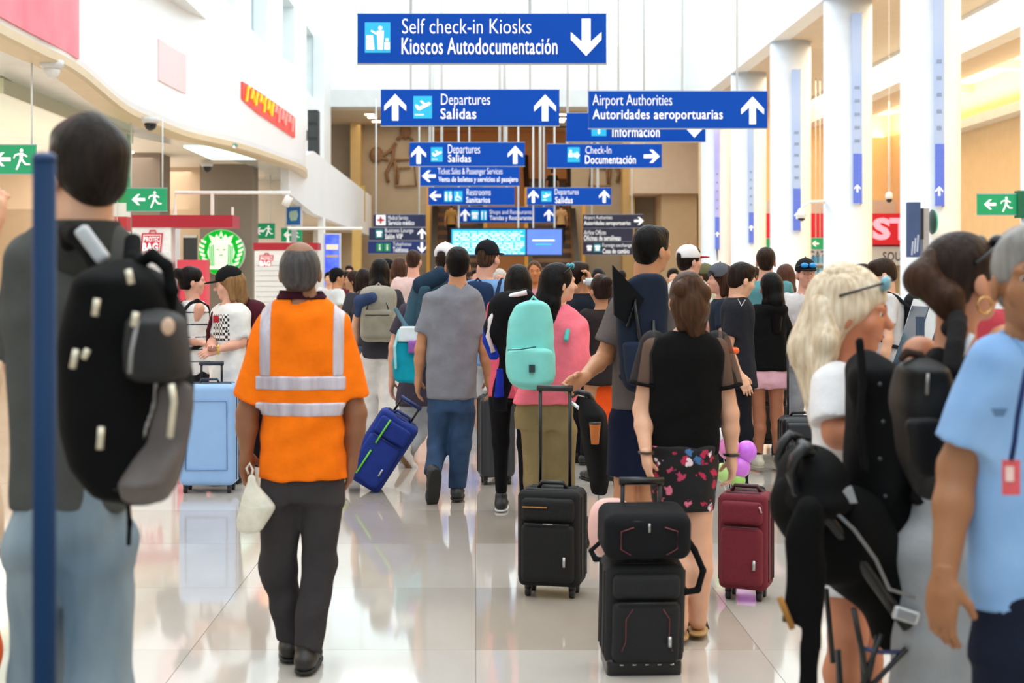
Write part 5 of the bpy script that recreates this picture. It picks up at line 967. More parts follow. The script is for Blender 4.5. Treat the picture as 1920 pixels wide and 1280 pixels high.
# ponytail woman
o = person('woman with a dark ponytail and a hoop earring, black sleeveless top and grey trousers', 3.8, 1790, 1.69, 35, hy=72, sk='#c98a6a', w=.92, hair='tied', hc='#120d0c', hc2='#33221a', bh=.12, top='vest', tc='#121114', sil=[(640, 1762, 1815), (665, 1735, 1840), (720, 1725, 1850), (850, 1722, 1838), (945, 1708, 1836)], dr=.6, bot='wide', bc='#a3a5a8', face=True, legr=1.15, armr=1.1, tfold=.003,
    J=dict(head=(1806, 522), neck=(1792, 612), pel=(1770, 960), shR=(1855, 640, -.12), shL=(1752, 668, .12), elR=(1880, 760, -.05), wrR=(1870, 860, .1), elL=(1725, 800, .1), wrL=(1745, 880, .05), hipR=(1805, 1000), hipL=(1740, 1000), knR=(1800, 1200), knL=(1738, 1200), anR=(1800, 1470), anL=(1735, 1470)))
hx = o['hx']; V, F = nets([C(hx(.0, -.10, .05), hx(.01, -.135, .0), .034, .042, k=.02), C(hx(.01, -.135, 0), P(1757, 560, 3.8, -.08), .042, .042, k=.03), C(P(1757, 560, 3.8, -.08), P(1778, 620, 3.8, -.1), .042, .016, k=.03)], .006, fold=.003, seed=4); link('ponytail', V, F, hairm('#21150f', '#4a3020'), o['root'], True)
TB([hx(.088, .0+.022*math.cos(a), -.07+.022*math.sin(a)) for a in np.linspace(0, 6.3, 16)], .003, 'hoop_earring', plas('#d8b070', .25, .9), o['root'])
sg_ = thing('sunglasses', 'black sunglasses pushed up on the dark hair of the ponytail woman', 'sunglasses', hx(.03, .05, .1))
for s in (-1, 1): V, F = nets([E(hx(.036*s, .08, .095), (.03, .016, .024), o['R'])], .004); link('lens', V, F, plas('#15161a', .08), sg_, True); TB([hx(.064*s, .075, .095), hx(.092*s, -.03, .04)], .005, 'temple_arm', plas('#15161a'), sg_, 6)
TB([P(1822, 628, 3.62), P(1805, 660, 3.6), P(1782, 710, 3.6), P(1770, 760, 3.6)], .008, 'thin_strap', fab('#c9ccd2'), o['root'])
t = thing('backpack', 'black leather backpack hanging low on the ponytail woman', 'backpack', P(1740, 940, 3.55), 'backpacks worn by travellers'); lt = M('#070607', .5, 0, .2, 14, .2, spec=.25)
V, F = nets([PV([(668, 1700, 1760), (690, 1682, 1776), (760, 1676, 1782), (860, 1690, 1780), (930, 1712, 1772), (944, 1722, 1760)], 3.5, .5, hd=.09, p=2.8, rnd=.03)], .009, fold=.006, seed=3); link('main_body', V, F, lt, t, True); V, F = nets([PV([(780, 1700, 1772), (860, 1706, 1768), (900, 1716, 1760)], 3.42, .5, hd=.05, p=2.8, rnd=.02)], .009, fold=.004); link('front_pocket', V, F, lt, t, True)
strap([P(x, y, 3.6, a) for x, y, a in ((1760, 690, -.1), (1775, 650, -.06), (1795, 615, .0), (1810, 600, .06), (1820, 620, .16))], 0, .024, 'shoulder_strap', fab('#141214'), t); strap([P(x, y, 3.5) for x, y in ((1690, 672), (1700, 660), (1725, 665), (1735, 680))], 0, .01, 'carry_loop', fab('#3a2a24'), t, .006); TB([P(1740, 700, 3.4), P(1738, 740, 3.4)], .004, 'zipper', plas('#8d8a86', .3, .8), t, 6)
# right foreground man
o = person('older man in a light blue short-sleeved shirt at the right edge facing the camera', 3.2, 1945, 1.66, 205, hy=188, sk='#96633f', hair='short', hc='#5d5b58', hc2='#9a9894', tc='#84abd8', top='shirt', sil=[(610, 1895, 1990), (635, 1862, 2030), (680, 1832, 2060), (760, 1828, 2065), (900, 1822, 2068), (1020, 1818, 2068), (1142, 1816, 2070)], dr=.45, sleeve=.8, bot='pants', bc='#141a2c', face=True, armr=1.15, curl=.5, tfold=.005, collar='#84abd8',
    topmat=M('#8ab0dc', .8, 0, .06, 5, .3, hex2='#6f97c8'),
    J=dict(head=(1932, 525), neck=(1938, 625), pel=(1945, 1130), shR=(1850, 690, -.03), shL=(2040, 690, .05), elR=(1795, 875, 0), wrR=(1748, 1070, -.08), elL=(2080, 880, 0), wrL=(2080, 1050, 0), hipR=(1890, 1170), hipL=(1990, 1170), knR=(1890, 1400), knL=(1990, 1400), anR=(1890, 1630), anL=(1990, 1630), hdR=(-.12, -.1, -1), thR=(.6, -.8, 0)))
t = thing('id_badge', 'red identity badge on a navy lanyard worn by the man in light blue', 'badge', P(1896, 928, 2.97)); a, b = P(1880, 928, 2.97), P(1913, 862, 2.97); MB().box(a[0], b[0], 2.97, 2.974, a[2], b[2]).go('card', M('#d8555c', .4, var=.1, scale=40), t); a, b = P(1885, 902, 2.97), P(1900, 874, 2.97); MB().box(a[0], b[0], 2.967, 2.97, a[2], b[2]).go('photo', plas('#e8c8c0'), t); TB([P(1896, 862, 2.97), P(1902, 830, 2.97), P(1908, 780, 2.98), P(1925, 690, 2.99)], .006, 'lanyard', fab('#1c2c5a'), t, 6)
t = thing('emblem_patch', 'faint dark embroidered emblem on the chest of the light blue shirt', 'patch', P(1872, 772, 2.99)); 
for k in range(4): a, b = P(1858+k*2, 768+k*4, 2.99), P(1888-k*2, 765+k*4, 2.99); MB().box(a[0], b[0], 2.985, 2.99, a[2], a[2]+.003).go('stitching', fab('#4a6488'), t)
# blue post in the foreground
t = thing('barrier_post', 'blurred dark blue post standing closest to the camera at left', 'post', P(83, 520, 2.4)*np.array([1, 1, 0])); p = P(83, 288, 2.4); MB().tube([(p[0], 2.4, .02), (p[0], 2.4, p[2]-.01)], .0195, 20).go('post', M('#032c52', .6, var=.05, scale=6, spec=.2), t, True); MB().lathe((p[0], 2.4, 0), [(.15, 0), (.15, .012), (.04, .03), (.02, .04)], 24).go('base', plas('#0c3c70'), t, True); MB().lathe((p[0], 2.4, p[2]-.012), [(.0205, 0), (.0205, .008), (.012, .014)], 20).go('cap', plas('#0a3a6c'), t, True)
# person at the left edge
person('person mostly outside the left edge raising a bent arm, with orange trousers', 4.2, -95, 1.66, 30, sk='#dfa684', hair='bob', hc='#6a4a34', tc='#d9c0a8', top='vest', bot='pants', bc='#c8552c', armr=1.1, w=.95, curl=.8, J=dict(shR=(-40, 640, -.05), elR=(-25, 560, -.1), wrR=(5, 430, -.1), hdR=(.12, 0, 1), thR=(-1, 0, 0), elL=(-60, 720, -.1), wrL=(0, 655, -.2), shL=(-130, 650)))
# woman with the bun and person in the black cap
o = person('woman with dark hair in a bun wearing a white striped sleeveless top, facing right', 11.7, 366, 1.66, 60, hy=72, sk=SK['pink'], w=.9, hair='bun', hc='#1a110f', top='vest', tc='#eceae8', bot='pants', bc='#17171b', face=True, J=dict(head=(360, 527), neck=(362, 566), elR=(352, 640, -.05), wrR=(385, 640, -.2), elL=(392, 630, .1), wrL=(388, 605, .0)))
for k in range(5): z = 1.28-k*.1; onshirt(o, 'stripe', fab('#3a3a44'), (-3, 11, z), (-1.5, 12.5, z+.012), .003, .009)
backpack('black backpack on the woman with the bun', o, .26, .4, .14, col='#18191d', hh_=.014)
o = person('person in a black cap and white checked-print T-shirt leaning on a light blue suitcase', 10.9, 428, 1.66, -128, hy=-100, hp=-10, sk=SK['pink'], hair='bob', hc='#5a3f2a', hc2='#a07a50', tc='#eeeeec', bot='pants', bc='#2a2f3a', cap='#131416', face=True, sleeve=.8, armr=1.05, tfold=.004, hem=-.09,
    J=dict(head=(429, 532), neck=(432, 570), shR=(455, 588, .05) if False else (408, 590, .08), shL=(460, 590, -.06), elL=(456, 642, -.08), wrL=(418, 652, -.25), elR=(398, 640, 0), wrR=(408, 648, -.22)))
a, b = P(402, 638, 10.9), P(437, 588, 10.9); onshirt(o, 'shirt_print', M('#f0f0f0', .8, 0, 0, 46, kind='check', hex2='#26262c'), (a[0], 10.4, a[2]), (b[0], 10.86, b[2]), .004, .009)
a, b = P(402, 604, 10.9), P(416, 590, 10.9); onshirt(o, 'shirt_print', fab('#b02838'), (a[0], 10.4, a[2]), (b[0], 10.86, b[2]), .008, .008)
w_ = o['wrL']; TB([w_+np.array((0.012+.0*a, .032*math.cos(a), .032*math.sin(a))) for a in np.linspace(0, 6.3, 12)], .008, 'wristband', plas('#e8c838'), o['root'])
backpack('maroon backpack on the person in the black cap', o, .3, .44, .15, col='#4a1722', hh_=.014)
r_, pt, R = suitcase('light blue hard suitcase on wheels standing left of the man in orange', 393, 10.45, .41, .74, .26, 0, col='#93b8e6', poles=.14, pocket=False, groove=0, trim='#2a3240')
for k, (z0, z1) in enumerate(((.12, .62),)):
    TB([pt(-.15, -.134, .055+z0), pt(-.15, -.134, .055+z1), pt(.15, -.134, .055+z1), pt(.15, -.134, .055+z0), pt(-.15, -.134, .055+z0)], .006, 'moulded_rib', plas('#84a8d8', .4), r_, 6)
# others behind
o = person('woman with long black hair, white trousers and a beige grey backpack, walking away', 13.3, 712, 1.735, 0, sk=SK['light'], w=.92, hair='long', hc='#0f0c0c', bh=.34, tc='#3a3a42', top='tee', bot='wide', bc='#e2dfdc', st=.12, legr=1.15)
rt, c = backpack('beige grey backpack with a blue jacket strapped on, on the long-haired woman', o, .33, .5, .18, col='#a39f92', pk='#938e80', hh_=.014); V, F = nets([C(c+np.array((-.17, -.05, .12)), c+np.array((-.05, -.12, .16)), .06, .05), C(c+np.array((-.17, -.05, .12)), c+np.array((-.19, -.04, .0)), .045, .03)], .014, fold=.006); link('strapped_jacket', V, F, fab('#33456b'), rt, True)
person('woman with brown hair and a dark strap top ahead of the beige backpack', 17, 749, 1.8, 0, sk=SK['tan'], w=.9, hair='bob', hc='#2e1d16', hc2='#54382a', top='vest', tc='#8c7a64', bot='pants', bc='#39404c')
o = person('man with short cropped hair and a white and pink T-shirt, farther left of centre', 15.5, 775, 1.87, 12, sk=SK['pink'], hair='buzz', hc='#4a3026', tc='#e4c8c4', bot='shorts', bc='#7c7a70')
o = person('man in a white cap and purple grey T-shirt under a large teal backpack', 12.0, 790, 1.86, 12, hy=20, sk=SK['pink'], hair='short', hc='#3a281e', cap='#e4e2e4', capb='#d0ced2', tc='#46404e', bot='pants', bc='#a7abb2', shoe='#e4dfda', sole='#7c5a3c', sock=None,
    J=dict(head=(836, 487), neck=(826, 530), pel=(786, 735), shL=(752, 590, 0), elL=(738, 650), wrL=(734, 715, .05), shR=(838, 590), hipL=(775, 745), hipR=(797, 745), knL=(772, 805), anL=(758, 870, .1), knR=(795, 800, .1), anR=(765, 838, -.25), ftR=(.55, .3, -.8)))
t = thing('backpack', 'large steel teal hiking backpack left of the man in the grey T-shirt', 'backpack', P(800, 690, 11.6), 'backpacks worn by travellers'); tl = fab('#3c5a6c', .35); V, F = nets([PV([(512, 795, 832), (525, 778, 838), (560, 764, 826), (620, 752, 812), (670, 762, 805), (692, 772, 796)], 11.6, .5, hd=.13, p=2.8, rnd=.03)], .013, fold=.006, seed=1); link('main_body', V, F, tl, t, True)
V, F = nets([C(P(790, 535, 11.5), P(826, 515, 11.5), .075, .07)], .013, fold=.005); link('rolled_lid', V, F, fab('#24384c'), t, True); strap([P(742, 580, 11.4), P(760, 610, 11.35), P(778, 632, 11.38)], 0, .018, 'side_strap', fab('#5a7a8a'), t); V, F = nets([PV([(535, 786, 806), (600, 780, 800), (660, 778, 796)], 11.42, .5, hd=.05, p=2.8, rnd=.02)], .013, fold=.004); link('front_pocket', V, F, fab('#34505f'), t, True)
V, F = nets([E(P(832, 520, 11.7), (.1, .1, .07))], .014); link('blue_cover', V, F, fab('#2a70c8'), t, True)
t = thing('drawstring_bag', 'bright cyan and white bag with a purple patch below the teal backpack', 'bag', P(760, 716, 11.3)); V, F = nets([PV([(636, 742, 790), (680, 735, 792), (712, 740, 792), (717, 745, 788)], 11.3, .5, hd=.08, p=3, rnd=.03)], .012, fold=.004); cy = link('bag_body', V, F, fab('#12a4bc', .2), t, True)
V, F = nets([PV([(612, 750, 782), (640, 742, 788)], 11.28, .5, hd=.085, p=3)], .012); link('top_panel', V, F, fab('#dfeaee', .2), t, True); V, F = nets([B(P(776, 650, 11.19), (.045, .03, .05), r=.01)], .01); link('side_patch', V, F, fab('#9a62b0', .2), t, True); strap([P(748, 620, 11.25), P(740, 650, 11.2), P(742, 690, 11.2)], 0, .012, 'strap', fab('#9adfe8'), t)
o = person('man in a black cap and sky blue T-shirt with navy pack straps and white shorts', 11.3, 912, 1.87, 18, hy=30, sk=SK['pink'], hair='buzz', hc='#5a4030', cap='#14151c', tc='#7ba3d2', bot='shorts', bc='#e4e6ea', sleeve=.7, shoe='#d8dade', st=.3, J=dict(head=(915, 484), neck=(908, 526)))
backpack('slim navy backpack on the man in the sky blue T-shirt', o, .26, .42, .1, col='#1f3356', hh_=.014, trim='#1c2f50', dx_=-.02)
person('grey-haired elderly person facing the camera between the cap man and the dark-haired woman', 17, 937, 1.66, 175, sk=SK['pink'], w=.92, hair='bob', hc='#a09890', hc2='#d8d2ca', tc='#6a5a4c', bot='pants', bc='#3a3436', face=True)
person('man with an orange-brown face and glasses facing the camera behind the pink hoodie', 15, 1002, 1.74, 180, sk='#b9703e', hair='buzz', hc='#6a4028', tc='#c98a94', bot='pants', bc='#33343c', face=True)
o = person('dark-haired woman in pink and black leggings beside the mint backpack', 9.45, 962, 1.66, 5, sk=SK['light'], w=.9, hair='long', hc='#140e0d', bh=.16, top='hoodie', tc='#e8607a', bot='leggings', bc='#0e0e12', shoe='#24262c', sole='#e8e8ea', st=.1, J=dict(head=(972, 530), neck=(968, 566), elL=(925, 640), wrL=(935, 700)))
t = thing('shoulder_bag', 'black crescent shaped bag with a white rim and a blue pouch', 'bag', P(945, 680, 9.5)); V, F = nets([C(P(985, 562, 9.05), P(948, 578, 9.02), .07, .1, k=.04), C(P(948, 578, 9.02), P(930, 620, 9.02), .1, .075, k=.04), C(P(930, 620, 9.02), P(938, 655, 9.02), .075, .045, k=.04)], .011, fold=.003); link('bag_body', V, F, fab('#0e0e12'), t, True)
TB([P(x, y, 8.96) for x, y in ((988, 548), (960, 554), (935, 572), (919, 600), (915, 630), (925, 660))], .016, 'rim', plas('#e6dfe2'), t); V, F = nets([PV([(612, 906, 926), (640, 903, 934), (665, 914, 938), (674, 918, 932)], 9.0, .6)], .011, fold=.004); link('pouch', V, F, fab('#1c3cb0'), t, True)
t = thing('jacket', 'black and royal blue jacket hanging beside the black leggings', 'jacket', P(938, 775, 9.1)); V, F = nets([PV([(650, 938, 962), (700, 926, 960), (770, 922, 950)], 9.1, .5)], .011, fold=.008, seed=2); jk = link('cloth', V, F, fab('#10121c'), t, True); V, F = nets([PV([(690, 930, 944), (745, 928, 946)], 9.04, .5)], .011, fold=.005); link('blue_lining', V, F, fab('#1a2fae'), jk, True)
person('person in a black T-shirt lifting a drink bottle right of the pink hoodie', 12.0, 1092, 1.68, 70, hy=60, sk=SK['tan'], hair='short', hc='#2a1a14', tc='#1e2430', bot='pants', bc='#181a22', curl=.9, sleeve=.6, J=dict(head=(1085, 518), neck=(1092, 552), shR=(1108, 572, -.1), elR=(1132, 582, -.15), wrR=(1104, 532, -.12), hdR=(-.1, .1, 1), thR=(0, 1, 0)))
t = thing('drink_bottle', 'clear drink bottle held up right of the face of the woman in pink', 'bottle', P(1112, 528, 11.8)); a = P(1098, 528, 11.8); MB().tube([a, a+np.array((.16, 0, .0))], .032, 12).go('bottle_body', plas('#cfd6da', .1), t, True); MB().tube([a-np.array((.02, 0, 0)), a], .016, 8).go('bottle_cap', plas('#e8e8e8'), t, True)
person('person with a dark headscarf facing the camera far behind the signs', 17, 1122, 1.67, 180, sk=SK['tan'], w=.92, hair='long', hc='#1c1c22', tc='#3c3438', bot='pants', bc='#2a2a30', face=True)
o = person('woman with brown hair tied back, patterned dark top and an orange skirt', 11.0, 1128, 1.575, -20, sk=SK['tan'], w=.9, hair='bun', hc='#33201a', top='tee', tc='#2c2626', bot='skirt', botsil=[(690, 1103, 1146), (730, 1100, 1148), (800, 1098, 1150)], botmat=fab('#f0561c', .2))
person('man in a white cap with a red brim and black stripe, behind the floral woman', 12.3, 1290, 1.83, 55, hy=65, sk=SK['pink'], hair='short', hc='#22160f', cap='#e9e7e8', capb='#b02828', tc='#e2dedb', bot='pants', bc='#33363e', face=True)
person('man in an olive cap looking left, behind the floral woman', 15, 1322, 1.69, -60, sk=SK['tan'], hair='short', hc='#4a3a28', cap='#68684a', capb='#22221c', tc='#b8b29a', bot='pants', bc='#3a3a30')
person('woman in a grey cap with straight brown hair, seen in left profile', 11.6, 1356, 1.66, -80, hy=-85, sk=SK['pink'], w=.92, hair='bob', hc='#4a2c1e', cap='#585c64', tc='#1e2a3a', bot='pants', bc='#1c1f28', face=True, capyaw=60)
o = person('man in a black T-shirt and thin chain, brown hair, head bowed to the right', 10.2, 1385, 1.66, 95, hy=70, hp=-15, sk=SK['light'], hair='short', hc='#2a1b14', tc='#22242c', bot='pants', bc='#15171f', face=True, armr=1.05, J=dict(head=(1390, 524), shR=(1372, 585, -.15), elR=(1358, 655, -.12), wrR=(1378, 700, -.2), neck=(1382, 560)))
V, F = nets([C(P(1362, 656, 9.95), P(1380, 657, 9.95), .022, .025)], .01); tag(link('armband', V, F, plas('#f06428'), o['root'], True)); TB([P(1384, 560, 10.05), P(1390, 574, 10.0), P(1397, 562, 10.05)], .005, 'neck_chain', plas('#c8c8c0', .2, .9), o['root'], 6)
person('tall man with brown hair and a teal T-shirt, back to the camera', 12.6, 1436, 1.83, 12, sk=SK['pink'], hair='short', hc='#3a261a', tc='#5e9aa2', bot='shorts', bc='#e2c4cc', sleeve=.7, J=dict(elR=(1487, 620), wrR=(1492, 680)))
o = person('woman with long black hair, black hoodie and pale pink shorts, legs bare', 11.5, 1437, 1.63, -15, sk='#a86a4c', w=.92, hair='long', hc='#0b0909', bh=.32, top='hoodie', tc='#060607', sil=[(570, 1415, 1462), (585, 1400, 1472), (640, 1396, 1474), (695, 1392, 1478)], bot='hot', bc='#e8b4c2', shoe='#d8d2c0', sole='#c0b8a4', sock='#101010', legr=1.0, hem=-.08,
    J=dict(head=(1445, 538), pel=(1437, 690), shR=(1466, 592), shL=(1408, 592), elR=(1490, 640, .1), wrR=(1502, 628, .25), elL=(1398, 650, .1), wrL=(1402, 690, .2), hipL=(1419, 705), hipR=(1455, 705), knL=(1424, 780), anL=(1421, 860), knR=(1456, 780), anR=(1459, 862), ftR=(.15, 1, 0), ftL=(.05, -1, 0) if False else (-.3, 1, 0)))
t = thing('folded_garment', 'pale pink garment hanging beside the pink shorts', 'garment', P(1398, 745, 11.3)); V, F = nets([PV([(686, 1390, 1406), (720, 1388, 1408), (748, 1390, 1410)], 11.3, .35)], .012, fold=.006, seed=3); link('cloth', V, F, fab('#ecc6d0', .2), t, True)
person('woman with straight brown hair seen from behind, half hidden by the black hoodie', 14, 1473, 1.69, 0, sk=SK['light'], w=.9, hair='long', hc='#3a221a', hc2='#5c3a2c', bh=.2, tc='#7fb0b4', bot='pants', bc='#c8c8cc')
o = person('smiling man in a white T-shirt with blue mirrored sunglasses on a black cap', 12.3, 1510, 1.71, 180, sk=SK['pink'], hair='buzz', hc='#4a3424', cap='#1a1d24', tc='#dcd8da', bot='pants', bc='#9a9ea6', face=True)
hx = o['hx']; sg_ = thing('sunglasses', 'blue mirrored sunglasses on the black cap of the smiling man', 'sunglasses', hx(0, .1, .07))
for s in (-1, 1): V, F = nets([E(hx(.035*s, .112, .075), (.034, .016, .022))], .007); link('lens', V, F, M('#2a9ae8', .1, emit=.1), sg_, True); TB([hx(.066*s, .1, .075), hx(.09*s, .0, .06)], .004, 'temple_arm', plas('#20242a'), sg_, 6)
TB([hx(-.006, .125, .08), hx(.006, .125, .08)], .005, 'bridge', plas('#20242a'), sg_, 6)
o = person('young man with dark tousled hair bent over a kiosk, light T-shirt', 11.0, 1672, 1.71, -75, hy=-80, hp=-18, sk=SK['light'], hair='short', hc='#20150f', hc2='#3c2a1e', tc='#cfcfd4', bot='pants', bc='#22252e', face=True, J=dict(head=(1655, 514), neck=(1664, 552)))
backpack('black grey backpack on the young man bent over the kiosk', o, .28, .46, .16, col='#1c1e22', hh_=.014)
o = person('person in a pale T-shirt with dark pack straps, partly hidden by the ponytail', 11.5, 1728, 1.66, -70, sk=SK['light'], hair='short', hc='#6a4a3a', tc='#c9d2e2', bot='pants', bc='#2c3242')
backpack('dark navy backpack on the person partly hidden by the ponytail', o, .28, .42, .14, col='#1a2030', hh_=.014)
person('person with fair hair held by a dark band, behind the man in light blue', 4.9, 1915, 1.735, 160, sk=SK['light'], w=.92, hair='short', hc='#c9b094', hc2='#8a6a50', tc='#b8404c', bot='pants', bc='#3a3a44')
person('dark-haired person between the columns, far right of the smiling man', 15, 1620, 1.70, -60, sk=SK['tan'], hair='short', hc='#2c1c14', tc='#2a5ab0', bot='pants', bc='#2a2c34')
# far crowd, each its own figure
far = [(617, 25, 1.66, 'short', '#15110f', '#e8e8ea', 'small far person in white left of the blue advertising screen'), (630, 20, 1.68, 'short', '#120f0e', '#dfe6e8', 'far person in a black cap and white top right of the blue screen'),
 (648, 23, 1.66, 'short', '#2a1b14', '#6a2430', 'far person in dark red beside the black-capped one'), (655, 28, 1.80, 'short', '#3a261c', '#b89a82', 'tallest far person below the gold pillar'), (664, 18, 1.64, 'long', '#3a241c', '#e0e0e4', 'far woman with brown hair and a white top'), (681, 16.5, 1.66, 'bob', '#2a1e1a', '#3c3c44', 'far person in charcoal beside the beige backpack'),
 (640, 32, 1.62, 'bob', '#4a3020', '#7a5a4a', 'very small far person in brown among the left crowd'), (727, 18, 1.80, 'long', '#100c0c', '#2a2a30', 'far person with tall dark hair behind the long-haired woman'), (892, 24, 1.7, 'short', '#2a1c16', '#3a4a5a', 'far person in slate blue behind the grey T-shirt man'), (952, 28, 1.62, 'bob', '#5a4030', '#c8c0b8', 'far person in cream beneath the violet screen'),
 (1075, 26, 1.66, 'short', '#1c1614', '#7a3a3a', 'far person in dull red right of the violet screen'), (1165, 24, 1.68, 'short', '#181210', '#40444c', 'far person in grey beneath the right sign stack'), (1312, 20, 1.66, 'bob', '#c8a070', '#e8dcc0', 'far fair-haired person beside the olive cap'), (1372, 17, 1.62, 'long', '#8a6444', '#c9d6d2', 'far light-haired woman between grey cap and black T-shirt'),
 (1553, 18, 1.64, 'short', '#2a1a14', '#a8b4c8', 'far person in pale blue near the merchandise shelf'), (1262, 19, 1.68, 'short', '#2a201a', '#e4dcd8', 'far person in white right of the tall man'), (705, 30, 1.66, 'short', '#201814', '#8a8478', 'far person in taupe behind the beige backpack'), (1410, 19, 1.70, 'short', '#3a2a20', '#9ab8bc', 'far person in pale teal behind the black T-shirt man')]
for i, (px, d, H, hr, hc, tc, lb) in enumerate(far):
    person(lb, d, px, H, (i*67) % 360 if i % 3 else 180, sk=list(SK.values())[i % 5], hair=hr, hc=hc, tc=tc, bot='pants', bc=['#2a2e38', '#4a4640', '#5a6a7c'][i % 3], bh=.2, st=.1*(i % 3-1), cap='#131418' if i == 1 else None, face=False, grp='people standing far down the hall')
for px, k, tc, hc, lb in ((846, 6, '#a07840', '#1a1210', 'small figure in a tan top riding the left escalator'), (1036, 10, '#2a2420', '#1a1210', 'small figure in black riding high on the right escalator'), (1052, 6, '#c09868', '#3a2418', 'small figure in beige riding lower on the right escalator')):
    person(lb, 57.82+k*.44, px, 1.72, 0, sk=SK['tan'], hair='short', hc=hc, tc=tc, bot='pants', bc='#1d1c22', z0=.6+k*.4, grp='people on the escalators')
# ------------------------------------------------------------------ more luggage
g = suitcase('royal blue wheeled duffel with lime green piping leaning right, behind the man in orange', 668, 10.5, .31, .56, .28, 0, lean=33, col='#0c2c84', hard=False, pocket=True, spin=False, poles=.12, trim='#0c2a66', z0=.02, fold=.004); rt, pt, R = g
for x0, x1, c0, c1 in ((-.06, -.06, .12, .32), (-.06, -.06, .38, .58)): TB([pt(x0, -.19, c0), pt(x1, -.19, c1)], .008, 'green_piping', M('#6fd03a', .5), rt, 6)
V, F = nets([C(pt(-.12, -.08, .035), pt(-.12, .05, .035), .03)], .01); link('green_wheel_cover', V, F, plas('#8fc83a'), rt, True)
suitcase('dark grey upright suitcase left of the black leggings', 930, 10.85, .27, .62, .22, 8, col='#32353a', pocket=False, trim='#202225', groove=3)
rt, pt, R = suitcase('black soft suitcase with a raised handle, gripped by the tall man', 1036, 7.06, .31, .47, .22, -14, col='#0d0e10', hard=False, poles=.49, fold=.001, trim='#1c1c1f')
TB([pt(-.12, -.148, .45), pt(.0, -.148, .45)], .004, 'tan_piping', plas('#a8763a'), rt, 6); TB([pt(-.02, -.152, .37), pt(.03, -.152, .37)], .005, 'name_plate', plas('#9a9a9a', .3, .8), rt, 6)
rt, pt, R = suitcase('charcoal two-wheeled carry-on pulled by the floral woman, nearest on the floor', 1200, 5.72, .315, .405, .2, 3, tilt=7, col='#18191c', hard=False, poles=.3, spin=False, fold=.001, wh=.05)
V, F = nets([B(pt(0, -.01, .04), (.15, .1, .04), R, r=.02)], .008); link('base_panel', V, F, plas('#0c0c0d', .3), rt, True)
for x in (-.1, -.05, 0, .05, .1): TB([pt(x, -.112, .06), pt(x+.015, -.112, .06)], .004, 'rivet', plas('#c8c8cc', .2, .9), rt, 6)
for s in (-1, 1): TB([pt(s*.06, -.152, .3), pt(s*.085, -.152, .26), pt(s*.085, -.152, .17), pt(s*.1, -.152, .13)], .0025, 'red_stitching', plas('#6a2a32'), rt, 6)
V, F = nets([B(pt(0, -.02, .487+.09), (.172, .12, .092), R, r=.045)], .008, fold=.002, seed=3)
t = thing('travel_bag', 'charcoal overnight bag strapped on top of the carry-on', 'bag', pt(0, -.02, .47)); link('main_body', V, F, fab('#18191c', .3), t, True)
for s in (-1, 1): TB([pt(s*.06, -.142, .625), pt(s*.11, -.146, .61), pt(s*.11, -.146, .54), pt(s*.07, -.142, .515)], .0025, 'red_stitching', plas('#7a3a42'), t, 6)
TB([pt(-.13, -.13, .645), pt(.13, -.13, .645)], .004, 'zipper', plas('#0f0f10'), t, 6); TB([pt(0, -.14, .64), pt(0, -.145, .605)], .006, 'zipper_pull', plas('#9a9a9c', .3, .8), t, 6)
strap([pt(.155, -.02, .57), pt(.2, -.04, .5), pt(.235, -.05, .42), pt(.215, -.05, .34), pt(.16, -.06, .335), pt(.14, -.02, .4)], 0, .013, 'carry_strap', fab('#101012'), t, .007)
rt, pt, R = suitcase('dark red soft suitcase standing alone on four wheels', 1399, 6.98, .24, .465, .2, -22, col='#701a2a', hard=False, fold=.001, trim='#3c0f18'); TB([pt(.09, -.135, .47), pt(.1, -.135, .44)], .005, 'zipper_pull', plas('#c8a8a8', .3, .7), rt, 6)
t = thing('round_bag', 'round pale pink bag with a black strap behind the carry-on', 'bag', P(1145, 1052, 6.2)); V, F = nets([E(P(1148, 990, 6.25), (.105, .06, .135), p=2.3)], .008, fold=.002); link('bag_body', V, F, M('#eebdb4', .55, 0, .04, 8, .1), t, True); strap([P(1108, 1032, 6.15), P(1130, 1012, 6.13), P(1165, 992, 6.15)], 0, .01, 'strap', fab('#17171a'), t, .007); strap([P(1108, 1032, 6.15), P(1116, 1048, 6.14), P(1150, 1050, 6.15)], 0, .012, 'strap', fab('#17171a'), t, .007)
TB([P(1127, 1052, 6.2), (P(1127, 1052, 6.2)[0], 6.2, .02)], .012, 'leg_post', plas('#e8e8ea'), t); TB([P(1165, 1050, 6.2), (P(1165, 1050, 6.2)[0], 6.2, .02)], .012, 'leg_post', plas('#e8e8ea'), t)
suitcase('black suitcase standing behind the bare legs in pink shorts', 1437, 13.0, .38, .55, .24, 10, col='#14151a', poles=.2)
suitcase('dark suitcase with a tall metal handle behind the blonde woman', 1500, 10.4, .3, .5, .2, 0, col='#18191e', poles=.45)
